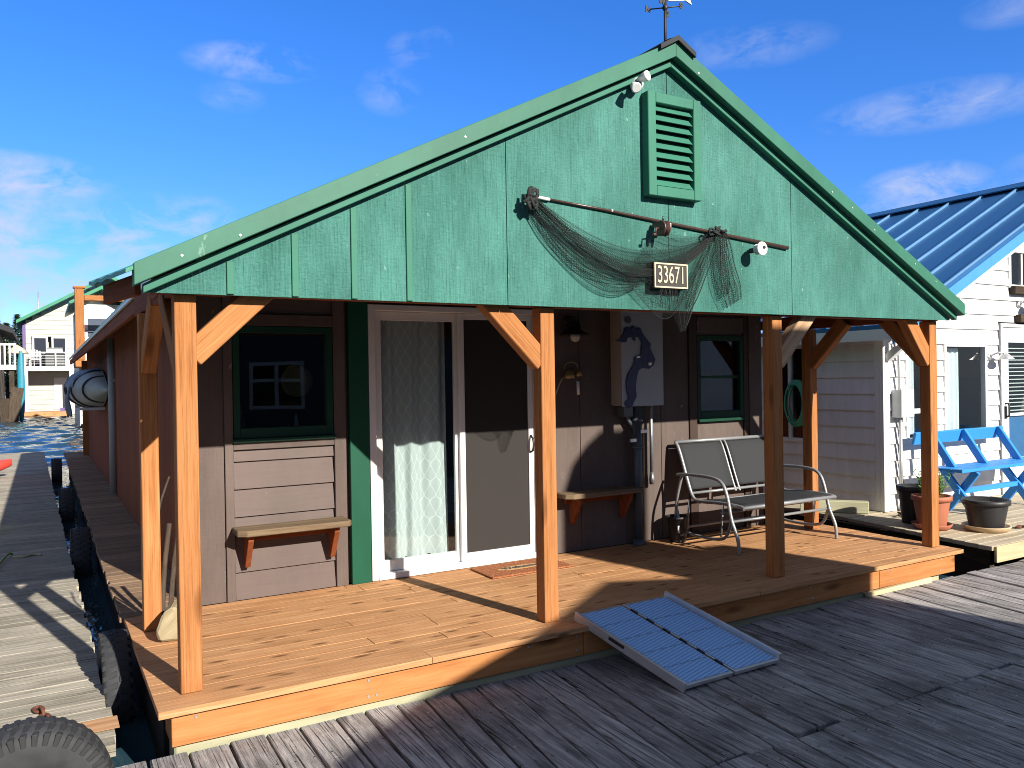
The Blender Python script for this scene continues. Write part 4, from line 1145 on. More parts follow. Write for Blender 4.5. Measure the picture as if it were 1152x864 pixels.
# core behind the siding
s = MB()
for a, b, z0, z1 in ((NX + .02, 9.27, NZ, 2.2), (9.8, 10.07, NZ, 2.4), (11.03, 11.33, NZ, 2.9), (12.36, 17.3, NZ, 2.2), (9.27, 9.8, NZ, .74), (9.27, 9.8, 1.97, 2.45), (10.07, 11.03, NZ, .7), (10.07, 11.03, 1.98, 2.6), (11.33, 12.36, 2.28, 2.75)):
    s.box(a, b, NY + .003, NY + .05, z0, z1)
s.box(NX + .003, NX + .05, NY + .06, 7.33, NZ, 2.2); s.box(NX + .003, NX + .05, 8.05, 15, NZ, 2.2); s.box(NX + .003, NX + .05, 7.33, 8.05, NZ, .7); s.box(NX + .003, NX + .05, 7.33, 8.05, 2.0, 2.2)
s.box(NX + .06, 17.3, 9.0, 9.05, NZ, 2.3); s.box(NX + .06, 17.3, NY + .06, 9, NZ - .03, NZ); s.box(NX + .06, 17.3, NY + .06, 9.0, 2.21, 2.23)
s.build('wall_core', 'interior', Nn)
s = MB()
for x0, x1, y0, y1 in ((8.5, 13.1, 5.82, 15.2),):
    n = 1
    s.hexa([(x0, y0, nrz(x0) - .05), (x1, y0, nrz(x1) - .05), (x1, y1, nrz(x1) - .05), (x0, y1, nrz(x0) - .05), (x0, y0, nrz(x0)), (x1, y0, nrz(x1)), (x1, y1, nrz(x1)), (x0, y1, nrz(x0))], (0, 1, 0))
x2 = 17.7
s.hexa([(13.1, y0, nrz(13.1) - .05), (x2, y0, nrz(x2) - .05), (x2, y1, nrz(x2) - .05), (13.1, y1, nrz(13.1) - .05), (13.1, y0, nrz(13.1)), (x2, y0, nrz(x2)), (x2, y1, nrz(x2)), (13.1, y1, nrz(13.1))], (0, 1, 0))
rf = s.build('roof', 'blue_roof', Nn)
s = MB(); yy = 6.27
while yy < 15.2:
    s.beam((8.5, yy, nrz(8.5) + .018), (13.05, yy, nrz(13.05) + .018), .035, .036, (0, 1, 0)); yy += .53
s.beam((8.5, 5.84, nrz(8.5) + .01), (13.05, 5.84, nrz(13.05) + .01), .035, .03, (0, 1, 0))
s.build('standing_seam', 'blue_seam', rf, .004)
s = MB()
for sg in (-1, 1): s.beam((13.1 + sg * .1, 5.8, nrz(13.0) + .05), (13.1 + sg * .1, 15.2, nrz(13.0) + .05), .24, .02, (1, 0, -sg * .495))
s.build('ridge_cap', 'blue_roof', rf)
s = MB()
for xe in (8.44, 17.76): s.prism([(13.1, 4.45 - .055), (xe, nrz(xe) - .055 + 0), (xe, nrz(xe) - .2), (13.1, 4.45 - .2)], lambda a, b, yv: (a, yv, b), 5.80, 5.83)
s.build('barge_board', 'blue_trim', rf, recalc=True)
s = MB()
for xe in (8.5, 17.7): s.prism([(13.1, 4.45 - .05), (xe, nrz(xe) - .05), (xe, nrz(xe) - .26), (13.1, 4.45 - .26)], lambda a, b, yv: (a, yv, b), 5.831, 5.86)
s.box(8.5, 8.54, 5.861, 15.2, 1.99, 2.12, (0, 1, 0)); s.build('rake_board', 'white_vinyl', rf, recalc=True)
s = MB(); s.hexa([(8.541, 5.87, 2.075), (NX - .03, 5.87, 2.2), (NX - .03, 15, 2.2), (8.541, 15, 2.075), (8.541, 5.87, 2.085), (NX - .03, 5.87, 2.21), (NX - .03, 15, 2.21), (8.541, 15, 2.085)]); s.build('soffit', 'white_paint', rf)
s = MB(); s.beam((8.9, NY - .03, 1.78), (8.98, 5.87, 2.1), .07, .09, (1, 0, 0)); s.build('eave_bracket', 'white_vinyl', Nn, .004)
s = MB()
for x, z in ((10.2, 2.42), (11.62, 2.72), (11.75, 2.33)): s.box(x, x + (.17 if x < 11 else .6), NY - .1, NY - .001, z - .05, z + .06, (1, 0, 0))
s.build('bracket_block', 'driftwood', Nn, .004)
def nwin(x0, x1, z0, z1, mull=None, vm=None, curt=()):
    f = .045; y = NY - .035
    s = MB(); s.box(x0, x0 + f, y, y + .07, z0, z1, (0, 0, 1)); s.box(x1 - f, x1, y, y + .07, z0, z1, (0, 0, 1)); s.box(x0 + f, x1 - f, y, y + .07, z0, z0 + f, (1, 0, 0)); s.box(x0 + f, x1 - f, y, y + .07, z1 - f, z1, (1, 0, 0))
    if mull: s.box(x0 + f, x1 - f, y + .02, y + .06, mull - .03, mull + .03, (1, 0, 0))
    if vm: s.box(vm - .02, vm + .02, y + .02, y + .06, z0 + f, z1 - f, (0, 0, 1))
    w_ = s.build('window', 'white_vinyl', Nn, .003)
    g = MB(); g.box(x0 + f - .004, x1 - f + .004, y + .04, y + .046, z0 + f - .004, z1 - f + .004); g.build('pane', 'glass', w_)
    for a, b in curt:
        c = MB(); c.grid(lambda p, q: (a + (b - a) * p, NY + .11 + .02 * math.sin(p * 30 + a * 9) , z0 + .08 + (z1 - z0 - .14) * q), 40, 2); c.build('window_curtain', 'curtain_side', w_)
    return w_
nwin(9.27, 9.80, .74, 1.97, 1.12, None, ((9.3, 9.62),))
nwin(10.07, 11.03, .70, 1.98, None, None, ((10.11, 10.62),))
nwin(11.60, 12.3, 2.76, 3.3, None, 11.95, ())
# side window
s = MB(); f = .05; x = NX - .035
for a in ((7.33, 7.33 + f, .7, 2.0), (8.05 - f, 8.05, .7, 2.0), (7.62, 7.67, .7, 2.0)): s.box(x, x + .06, a[0], a[1], a[2], a[3], (0, 0, 1))
for z in (.7, 1.95): s.box(x, x + .06, 7.381, 7.619, z, z + f, (0, 1, 0)); s.box(x, x + .06, 7.671, 7.999, z, z + f, (0, 1, 0))
w_ = s.build('window', 'white_vinyl', Nn, .003, label='side window in shade facing the brown house')
s = MB(); s.box(x + .035, x + .04, 7.36, 8.02, .73, 1.97); s.build('pane', 'glass_dark', w_)
# door
s = MB(); y = NY - .04; x0, x1, z1 = 11.36, 12.34, 2.26
s.box(x0, x0 + .05, y, y + .1, NZ, z1, (0, 0, 1)); s.box(x1 - .05, x1, y, y + .1, NZ, z1, (0, 0, 1)); s.box(x0 + .051, x1 - .051, y, y + .1, z1 - .05, z1, (1, 0, 0))
dd = s.build('door', 'white_vinyl', Nn, .003)
s = MB(); dx = .16
s.box(x0 + .053, x0 + dx + .05, y + .02, y + .06, NZ + .02, z1 - .053, (0, 0, 1)); s.box(x1 - dx - .05, x1 - .053, y + .02, y + .06, NZ + .02, z1 - .053, (0, 0, 1))
for z0_, z1_ in ((NZ + .02, .40), (.98, 1.02), (2.0, z1 - .053)): s.box(x0 + dx + .051, x1 - dx - .051, y + .02, y + .06, z0_, z1_, (1, 0, 0))
s.build('door_leaf', paint('pale_blue_door', (.6, .68, .74), .45, .05, .03), dd, .003)
s = MB(); s.box(x0 + dx + .05, x1 - dx - .05, y + .035, y + .041, .4, 2.0); s.build('door_pane', 'glass', dd)
s = MB()
for k in range(17): z = 1.05 + k * .054; s.box(x0 + dx + .06, x1 - dx - .06, y + .052, y + .082, z, z + .012)
s.build('blind', 'white_vinyl', dd)
s = MB(); s.box(x0 + dx + .05, x1 - dx - .05, y + .06, y + .07, .4, .98); s.build('blue_panel', plain('blue_panel', (.04, .16, .38), .5), dd)
s = MB(); s.tube(smooth_path([(x0 + .12, y + .02, .98), (x0 + .12, y - .03, .98), (x0 + .12, y - .03, 1.06), (x0 + .12, y - .03, 1.16), (x0 + .12, y + .02, 1.16)], 1), .012, 8); s.box(x0 + .09, x0 + .15, y + .01, y + .02, .95, 1.12); s.build('handle', 'lead', dd)
# neighbour deck
s = MB(); y = 4.43; k = 0
lx = lambda yy: 7.9 + (yy - 4.43) * .14
while y < 6.6:
    if y < NY - .0: s.hexa([(lx(y), y, -.13), (16, y, -.13), (16, min(y + .138, NY - .03), -.13), (lx(y), min(y + .138, NY - .03), -.13), (lx(y), y, NZ - .002), (16, y, NZ - .002), (16, min(y + .138, NY - .03), NZ - .002), (lx(y), min(y + .138, NY - .03), NZ - .002)], (1, 0, 0))
    y += .142
s.hexa([(8.16, 6.25, -.13), (8.82, 6.25, -.13), (8.82, 13, -.13), (8.3, 13, -.13), (8.16, 6.25, NZ - .003), (8.82, 6.25, NZ - .003), (8.82, 13, NZ - .003), (8.3, 13, NZ - .003)], (0, 1, 0))
nd = s.build('front_deck', wood('pale_decking', (.3, .24, .16), (.46, .39, .28), (.58, .5, .38), 1., 20, .75, .3, .15, .2, .2), Nn, .003)
s = MB(); s.box(7.93, 16, 4.40, 4.428, -.245, -.09, (1, 0, 0)); s.build('deck_fascia', 'pale_timber', nd, .003)
s = MB(); s.hexa([(7.98, 4.5, -.5), (8.06, 4.5, -.5), (8.9, 12, -.5), (8.8, 12, -.5), (7.98, 4.5, -.132), (8.06, 4.5, -.132), (8.38, 12, -.132), (8.3, 12, -.132)], (0, 1, 0)); s.build('deck_side_beam', 'driftwood', nd)
s = MB(); s.box(9, 17.3, 6.3, 15, -.55, NZ - .13); s.build('float', 'driftwood', nd)

s = MB(); s.beam((8.12, 6.9, -.015), (8.62, 6.30, -.015), .14, .14, (0, 0, 1)); single(s, 'timber_block', 'green_timber', 'squared timber offcut on the white house deck below its side wall', 'timber', bev=.006)
# meter box + conduit
t = thing('utility_box', 'small pale grey electric box with conduit on the sunlit white wall', 'meter box', (9.08, NY, NZ), None)
s = MB(); s.box(8.98, 9.23, NY - .16, NY - .022, 1.06, 1.40); s.build('box', plain('pale_grey_enamel', (.5, .53, .55), .45), t, .006)
s = MB(); s.tube([(9.08, NY - .07, NZ), (9.08, NY - .07, 1.06)], .022, 8); s.tube(smooth_path([(9.07, NY - .07, 1.4), (9.07, NY - .07, 1.8), (9.02, NY - .06, 2.0), (9.06, NY - .06, 2.2), (9.0, NY - .05, 2.3)], 2), .02, 8); s.build('conduit', 'steel', t)
s = MB(); s.tube(smooth_path([(9.13, NY - .05, 1.0), (9.12, NY - .05, .4), (9.16, NY - .06, .1), (9.12, NY - .14, -.05)], 2), .012, 6); s.build('cable', 'black', t)
# lamps
def gooseneck(x, z, label):
    t = thing('barn_lamp', label, 'lamp', (x, NY, z), 'small barn lamps on the white house')
    s = MB(); s.tube(smooth_path([(x - .08, NY - .02, z), (x - .08, NY - .12, z + .05), (x, NY - .17, z + .06), (x + .04, NY - .17, z + .02)], 2), .012, 6); s.lathe([(.05, 0), (.045, -.02), (.01, -.025)], (x - .08, NY - .02, z), 'y', 12); s.build('lamp_arm', 'steel', t)
    s = MB(); s.lathe([(.02, .05), (.05, .03), (.11, -.03), (.112, -.036), (.05, .018), (.02, .03)], (x + .04, NY - .17, z - .0), 'z', 16); s.build('lamp_shade', 'alu', t)
gooseneck(11.17, 1.80, 'small silver barn lamp left of the pale blue door')
gooseneck(11.92, 2.53, 'small silver barn lamp above the pale blue door')
# hose behind glass
s = MB()
for k in range(9):
    r_ = .20 + .012 * (k % 4); s.tube([(NX - .16 + .012 * k, 7.47 + r_ * .75 * math.cos(q * PI / 10), 1.22 + r_ * 1.3 * math.sin(q * PI / 10)) for q in range(20)], .011, 6, closed=True)
single(s, 'garden_hose', 'hose', 'coiled green hose hung over the side window of the white house', 'hose')

# blue bench
t = thing('garden_bench', 'bright blue wooden bench with crossed legs by the white wall', 'bench', (10.3, 5.85, NZ))
s = MB(); s.beam((9.16, 6.06, .80), (11.05, 6.06, .80), .04, .15, (0, 1, .25)); s.build('back_rail', 'blue_bench', t, .005)
s = MB()
for k in range(3): s.box(9.22, 11.3, 5.50 + k * .135, 5.625 + k * .135, .425, .465, (1, 0, 0))
s.build('seat', 'blue_bench', t, .004)
for x in (9.45, 10.12, 10.9):
    s = MB(); s.beam((x, 6.03, .86), (x, 5.72, .40), .05, .09, (1, 0, 0)); s.build('back_strut', 'blue_bench', t, .004)
for x in (9.5, 10.75):
    s = MB(); s.beam((x, 5.52, NZ), (x, 5.9, .42), .045, .09, (1, 0, 0)); s.build('leg', 'blue_bench', t, .004)
    s = MB(); s.beam((x + .05, 5.9, NZ), (x + .05, 5.52, .42), .045, .09, (1, 0, 0)); s.build('leg', 'blue_bench', t, .004)
s = MB(); s.box(9.45, 10.85, 5.68, 5.74, .14, .2, (1, 0, 0)); s.build('stretcher', 'blue_bench', t, .004)

# pots
def pot(o, r, h, mat, lab, saucer=None, rim=.012, parts=True):
    t = thing('plant_pot', lab, 'pot', o)
    z0 = .02 if saucer else .001
    s = MB(); s.lathe([(r * .72, z0), (r * .74, z0 + .01), (r * .95, h * .84), (r * .95, h * .85), (r + rim, h * .855), (r + rim, h), (r - .01, h), (r - .02, h * .82)], o, 'z', 28); s.build('pot_body', mat, t)
    s = MB(); s.lathe([(r - .02, h * .86), (.002, h * .88)], o, 'z', 20, False); s.build('soil', 'soil', t)
    if saucer:
        s = MB(); s.lathe([(r * .9, .001), (r * 1.06, .05), (r * 1.06, .058), (r * .99, .058), (r * .85, .012)], o, 'z', 28); s.build('saucer', saucer, t)
    return t
pt = pot((8.31, 5.3, NZ), .19, .36, 'terracotta', 'terracotta pot and saucer with leafy herb behind the right porch post', 'terracotta')
s = MB(); base = Vector((8.34, 5.3, NZ + .3))
for k in range(46):
    a = random.uniform(0, 2 * PI); rr = random.uniform(.02, .13); tip = base + Vector((rr * 1.5 * math.cos(a), rr * 1.5 * math.sin(a), random.uniform(.12, .32)))
    b0 = base + Vector((rr * .5 * math.cos(a), rr * .5 * math.sin(a), 0))
    s.tube([b0, b0.lerp(tip, .6) + Vector((0, 0, .02)), tip], .003, 4)
    for j in range(9):
        q = b0.lerp(tip, .25 + .75 * j / 8); dv = Vector((random.uniform(-1, 1), random.uniform(-1, 1), random.uniform(.0, .9))).normalized(); sdv = dv.orthogonal().normalized() * .009
        n0 = len(s.v); s.v += [tuple(q), tuple(q + dv * .025 + sdv), tuple(q + dv * .05), tuple(q + dv * .025 - sdv)]; s.face([n0, n0 + 1, n0 + 2, n0 + 3])
s.build('foliage', 'leaf', pt)
pot((8.47, 5.62, NZ), .16, .42, 'black', 'slim black pot tucked behind the terracotta pot')
pot((8.67, 4.92, NZ), .22, .33, 'black', 'wide black plastic tub on a tan saucer on the white house deck', 'tan_plastic')
s = MB()
for k in range(5):
    c_ = Vector((9.02 + k * .055, 4.78 + .02 * math.sin(k * 2), NZ + .014))
    s.tube([c_ + Vector((.035 * math.cos(q * PI / 6), .022 * math.sin(q * PI / 6), .008 * math.sin(q * PI / 3))) for q in range(12)], .008, 6, closed=True)
single(s, 'chain', 'rust', 'rusty chain links on the deck right of the wide black tub', 'chain')
s = MB(); s.lathe([(.02, 0), (.1, .02), (.12, .07), (.08, .12), (.01, .14)], (9.72, 5.62, NZ), 'z', 9); single(s, 'white_stone', plain('white_rock', (.7, .69, .66), .8, 0, .1, nscale=14, bmp=.5), 'white stone on the deck under the blue bench', 'stone')
s = MB()
for k in range(14):
    c_ = Vector((8.72 + random.uniform(-.1, .22), 5.9 + random.uniform(-.15, .12), NZ + .02)); s.tube(smooth_path([c_, c_ + Vector((random.uniform(-.12, .12), random.uniform(-.1, .1), random.uniform(0, .06))), c_ + Vector((random.uniform(-.15, .15), random.uniform(-.12, .12), .0))], 1), .01, 5)
single(s, 'cable_pile', 'driftwood', 'tangle of dark cable on the deck at the white house corner', 'cables')
s = MB(); s.tube(smooth_path([(7.6, 6.6, -.47), (7.7, 5.9, -.45), (7.62, 5.3, -.47)], 2), .07, 8); single(s, 'floating_log', 'driftwood', 'grey log floating in the gap beside the porch deck', 'log')

# ================================================================== OPPOSITE SIDE OF THE DOCK (behind the viewer, seen in the window glass and by its shadow)
t = thing('blue_house', 'slate blue house with white windows reflected in the porch windows', 'house', (4.8, -3.5, -.25))
OY = -1.5
ozr = lambda x: 3.40 - .315 * (5.28 - x) if x < 5.28 else 3.40 - .25 * (x - 5.28)
s = MB(); hol = [(3.02, 3.92, 1.18, 1.96)]
lap(s, 2.55, 6.95, -.25, 3.3, .18, lambda q, z, d_: (q, OY + d_, z), hol, lambda a, b: (max(2.55, 5.28 - (3.3 - b) / .315), min(6.95, 5.28 + (3.3 - b) / .25)))
s.build('front_siding', 'blue_siding', t)
s = MB(); s.box(2.56, 6.94, -6.5, OY - .12, -.25, 2.4); s.box(2.56, 3.0, OY - .119, OY - .002, -.25, 2.4); s.box(3.94, 6.94, OY - .119, OY - .002, -.25, 2.4); s.box(3.0, 3.94, OY - .119, OY - .002, -.25, 1.18); s.box(3.0, 3.94, OY - .119, OY - .002, 1.97, 2.5)
s.build('wall', 'blue_siding', t)
s = MB()
for a, b in ((2.38, 5.28), (5.28, 7.0)):
    s.hexa([(a, -6.7, ozr(a) - .09), (b, -6.7, ozr(b) - .09), (b, OY + .04, ozr(b) - .09), (a, OY + .04, ozr(a) - .09), (a, -6.7, ozr(a)), (b, -6.7, ozr(b)), (b, OY + .04, ozr(b)), (a, OY + .04, ozr(a))])
s.build('roof', 'tar', t)
s = MB(); s.prism([(5.9, 2.8), (6.84, 2.8), (6.84, 5.07), (6.3, 5.07), (6.13, 4.95), (5.97, 4.78), (5.9, 4.6)], lambda a, b, yv: (a, yv, b), OY - .25, OY - .01); s.build('shadow_tower', 'blue_siding', t, recalc=True)  # unseen upright, outline shaped to cast the tall shadow on the porch wall
s = MB(); s.prism([(6.86, -.25), (7.24, -.25), (7.24, 3.45), (7.15, 3.66), (6.86, 3.68)], lambda a, b, yv: (a, yv, b), OY - .3, OY + .05); s.build('shadow_block', 'blue_siding', t, recalc=True)  # unseen block, shaped to cast the right edge of the deck shadow
s = MB()
for a in ((3.0, 3.06, 1.16, 1.98), (3.88, 3.94, 1.16, 1.98), (3.44, 3.5, 1.16, 1.98)): s.box(a[0], a[1], OY + .0, OY + .05, a[2], a[3])
for z in (1.16, 1.92, 1.62): s.box(3.061, 3.439, OY + .001, OY + .048, z, z + .06); s.box(3.501, 3.879, OY + .001, OY + .048, z, z + .06)
w_ = s.build('window', plain('grey_white_trim', (.4, .41, .42), .6), t)
s = MB(); s.box(3.03, 3.91, OY - .03, OY - .02, 1.2, 1.95); s.build('pane', 'glass_dark', w_)
t = thing('white_cabin', 'white-sided cabin reflected in the right porch window', 'house', (14, -4, -.25))
s = MB(); lap(s, 11.6, 16.8, -.25, 3.0, .2, lambda q, z, d_: (q, -2.0 + d_, z), [(12.4, 13.2, .9, 2.0)]); s.build('front_siding', 'white_paint', t)
s = MB(); s.box(11.62, 16.78, -6, -2.06, -.25, 2.98); s.build('wall', 'white_paint', t)
s = MB(); s.box(11.4, 17, -6.2, -1.8, 3.01, 3.12); s.build('roof', 'tar', t)
s = MB(); s.box(12.4, 12.46, -2.05, -1.96, .9, 2.0); s.box(13.14, 13.2, -2.05, -1.96, .9, 2.0); s.box(12.461, 13.139, -2.05, -1.96, .9, .96); s.box(12.461, 13.139, -2.05, -1.96, 1.94, 2.0); s.build('window', 'blue_siding', t)

# ================================================================== FAR HOUSES
FH = thing('cream_house', 'two-storey cream floating house with green roof and white balcony across the water', 'house', (2, 63, -.5))
s = MB(); fy = 60.
fz = lambda x: 5.75 + .58 * (x + 1.22) if x < 4.0 else 5.75 + .58 * (5.22 - (x - 4.0))
lap(s, -.80, 8.8, -.1, 8.6, .3, lambda q, z, d_: (q, fy - d_, z), [(-.5, 1.5, 2.95, 4.85), (.7, 1.5, .15, 2.2)], lambda a, b: (max(-.8, (b - 5.75) / .58 - 1.22), 8.8), lip=.03)
s.build('front_siding', 'cream', FH)
s = MB(); s.box(-.9, 8.9, fy + .6, 69, -.3, 5.7); s.build('wall', 'cream', FH)
s = MB(); s.box(-.98, -.8, fy - .06, fy + .1, -.1, 5.7); s.build('corner_board', 'purple', FH)
s = MB(); s.hexa([(-1.3, 59.2, 5.62), (4, 59.2, 8.72), (4, 70, 8.72), (-1.3, 70, 5.62), (-1.3, 59.2, 5.82), (4, 59.2, 8.95), (4, 70, 8.95), (-1.3, 70, 5.82)]); s.hexa([(4, 59.2, 8.72), (9.2, 59.2, 5.7), (9.2, 70, 5.7), (4, 70, 8.72), (4, 59.2, 8.95), (9.2, 59.2, 5.92), (9.2, 70, 5.92), (4, 70, 8.95)])
s.build('roof', 'roof_green', FH)
s = MB(); s.tube([(-.08, 64, 5), (-.08, 64, 8.1)], .03, 6); s.build('antenna', 'steel', FH)
for x0, x1 in ((-.45, .40), (.62, 1.48)):
    s = MB(); s.box(x0, x0 + .1, fy - .1, fy + .05, 2.95, 4.85); s.box(x1 - .1, x1, fy - .1, fy + .05, 2.95, 4.85); s.box(x0 + .1, x1 - .1, fy - .1, fy + .05, 4.74, 4.85); w_ = s.build('window', 'white_vinyl', FH)
    s = MB(); s.box(x0 + .1, x1 - .1, fy - .02, fy, 2.95, 4.74); s.build('pane', plain('dark_pane', (.03, .035, .05), .1), w_)
s = MB(); s.box(.7, 1.45, fy - .08, fy, .15, 2.2); s.box(.8, .83, fy - .12, fy - .08, 1.0, 1.1); s.build('door', 'white_vinyl', FH)
s = MB(); s.box(-.9, 2.6, 58.2, fy - .05, 2.62, 2.9); s.build('balcony', 'white_vinyl', FH)
s = MB(); s.box(1.55, 1.8, 58.22, 58.4, -.1, 2.62); s.build('balcony_post', 'white_vinyl', FH); s = MB(); s.box(-.88, -.7, 58.22, 58.38, -.1, 2.62); s.build('balcony_post', 'white_vinyl', FH)
s = MB(); s.box(-.88, 2.5, 58.22, 58.28, 3.72, 3.8)
for k in range(5): s.box(-.88 + k * .82, -.8 + k * .82, 58.22, 58.28, 2.9, 3.72)
for k in range(4): s.box(-.88, 2.5, 58.24, 58.26, 3.05 + k * .17, 3.065 + k * .17)
s.build('balcony_railing', 'white_vinyl', FH)
s = MB(); s.box(-1.75, 1.6, 56.5, 58.5, -.35, .1, (1, 0, 0)); s.build('landing', 'cedar_deck', FH)
t = thing('balcony_chair', 'white slatted chair on the far cream house balcony', 'chair', (-.3, 58.6, 2.9))
s = MB(); s.box(-.62, -.02, 58.3, 58.9, 3.3, 3.36)
for k in range(5): s.beam((-.6 + k * .13, 58.85, 3.3), (-.62 + k * .14, 59.05, 4.0 - abs(k - 2) * .06), .09, .03, (1, 0, 0))
s.build('seat', 'white_vinyl', t)
for x in (-.62, -.06):
    for y in (58.3, 58.85):
        s = MB(); s.box(x, x + .07, y, y + .07, 2.9, 3.5); s.build('leg', 'white_vinyl', t)
    s = MB(); s.box(x - .03, x + .1, 58.25, 58.95, 3.5, 3.55); s.build('armrest', 'white_vinyl', t)
t = thing('barbecue_grill', 'dark barbecue grill with pale lid on the far balcony', 'grill', (.85, 58.7, 2.9))
s = MB(); s.box(.25, 1.3, 58.4, 59, 2.95, 3.75); s.build('cabinet', plain('grill_grey', (.12, .13, .14), .5), t)
s = MB(); s.prism([(58.4, 3.76), (58.4, 3.95), (58.55, 4.08), (58.85, 4.08), (59, 3.95), (59, 3.76)], lambda a, b, x: (x, a, b), .35, 1.2); s.build('lid', 'steel', t, recalc=True)
s = MB(); s.box(.08, .24, 58.45, 58.95, 3.7, 3.74); s.box(1.31, 1.5, 58.45, 58.95, 3.7, 3.74); s.build('side_tray', 'steel', t)
s = MB(); s.box(.98, 1.22, 56.8, 57.0, .1, .32); single(s, 'deck_planter', 'purple', 'small dark planter on the far cream house landing', 'planter')

CH = thing('cedar_porch_house', 'white house with tall cedar balcony frame and green roof behind the brown house', 'house', (3.5, 44, -.5))
s = MB(); lap(s, 1.6, 8, -.3, 5.6, .25, lambda q, z, d_: (q, 44.5 - d_, z), [(2.0, 3.4, 3.7, 4.9)], lip=.03); s.build('front_siding', 'white_paint', CH)
s = MB(); s.box(1.62, 8, 45.2, 52, -.4, 5.6); s.build('wall', 'white_paint', CH)
s = MB(); s.box(2.0, 3.4, 44.52, 44.6, 3.7, 4.9); s.box(1.9, 3.5, 44.42, 44.46, 4.25, 4.33); s.build('window', plain('dim_pane', (.08, .1, .14), .15), CH)
s = MB(); s.prism([(1.2, 5.5), (1.2, 5.65), (2.6, 6.45), (4.0, 5.65), (4.0, 5.5), (2.6, 6.28)], lambda a, b, y: (a, y, b), 43.6, 52); s.build('roof', 'roof_green', CH, recalc=True)
s = MB(); s.box(1.38, 1.76, 41.9, 42.3, 2.81, 6.1, (0, 0, 1)); s.box(1.32, 1.82, 41.85, 42.35, 6.1, 6.2); s.build('cedar_post', 'cedar', CH, .02)
s = MB(); s.box(1.72, 1.92, 42.0, 42.2, -.2, 2.5, (0, 0, 1)); s.build('cedar_post', 'cedar', CH, .02)
s = MB(); s.box(1.77, 5, 41.95, 42.2, 5.55, 5.8, (1, 0, 0)); s.build('cedar_beam', 'cedar', CH, .02); s = MB(); s.box(1.36, 5, 41.9, 44.4, 2.5, 2.8, (1, 0, 0)); s.build('cedar_beam', 'cedar', CH, .02)
s = MB()
for k in range(12): s.tube([(1.8 + k * .2, 42.1, 2.8), (1.8 + k * .2, 42.1, 3.8)], .02, 5)
s.box(1.77, 5, 42.06, 42.14, 3.8, 3.88); s.build('balcony_railing', 'white_vinyl', CH)
s = MB(); s.box(1.65, 6, 41.8, 46, -.5, -.2); s.build('float', 'driftwood', CH)

LH = thing('dark_roof_cabin', 'cabin with dark roof and white balcony rail at the far left edge', 'house', (-4, 47, -.5))
s = MB(); s.hexa([(-8, 44.6, 6.9), (-1.1, 44.6, 4.15), (-1.1, 53, 4.15), (-8, 53, 6.9), (-8, 44.6, 7.15), (-1.1, 44.6, 4.4), (-1.1, 53, 4.4), (-8, 53, 7.15)]); s.build('roof', 'tar', LH)
s = MB(); s.box(-8, -1.75, 46, 52.5, -.3, 4.3); s.build('wall', plain('brown_wall', (.12, .08, .06), .7), LH)
s = MB(); s.box(-8, -1.02, 44.9, 46, 2.45, 2.68); s.build('balcony', 'white_vinyl', LH)
s = MB(); s.box(-8, -1.02, 44.92, 45.0, 3.6, 3.7)
for k in range(30): s.box(-1.1 - k * .2, -1.03 - k * .2, 44.93, 44.99, 2.68, 3.6)
s.build('balcony_railing', 'white_vinyl', LH)
s = MB()
for x in (-1.3, -3.5): s = MB(); s.box(x, x + .2, 45, 45.2, -.3, 2.45); s.build('balcony_post', 'driftwood', LH)
s = MB(); s.box(-8, -.6, 43.6, 47, -.45, -.02); s.build('float', 'driftwood', LH)
s = MB(); s.beam((-1.2, 44.2, .0), (-.95, 44.5, 1.6), .5, .06, (1, 0, 0)); s.box(-1.65, -1.3, 44.2, 44.8, -.02, 1.1); single(s, 'storage_crate', 'driftwood', 'weathered wooden crate and lid on the far left landing', 'crate')
s = MB()
def board(a, b):
    k = math.sin(PI * min(1, max(0, .04 + .92 * a))) ** .45; return (-.82 + .155 * k * math.cos(2 * PI * b), 44.7 + .06 * math.sin(2 * PI * b) * k + .1 * a, -.02 + 3.35 * a)
s.grid(board, 20, 12); single(s, 'paddle_board', 'teal', 'teal paddle board standing upright beside the far left cabin', 'paddle board', recalc=True)
t = thing('patio_umbrella', 'beige patio umbrella behind the teal paddle board', 'umbrella', (-1.0, 47, 0))
s = MB(); s.lathe([(.55, 3.3), (.3, 3.55), (.02, 3.75)], (-1.02, 47.5, 0), 'z', 8); s.build('canopy', plain('beige_canvas', (.5, .46, .36), .8), t)
s = MB(); s.tube([(-1.02, 47.5, -.1), (-1.02, 47.5, 3.7)], .03, 6); s.build('pole', 'driftwood', t)

def push_back(objs, k):
    for o_ in objs:
        o_.location = CAM + (o_.location - CAM) * k
        o_.scale = (k, k, k)
push_back([o_ for o_ in bpy.data.objects if o_.parent is None and o_.name in ('cream_house', 'balcony_chair', 'barbecue_grill', 'deck_planter')], 1.15)
push_back([o_ for o_ in bpy.data.objects if o_.parent is None and o_.name in ('dark_roof_cabin', 'storage_crate', 'paddle_board', 'patio_umbrella')], 1.28)
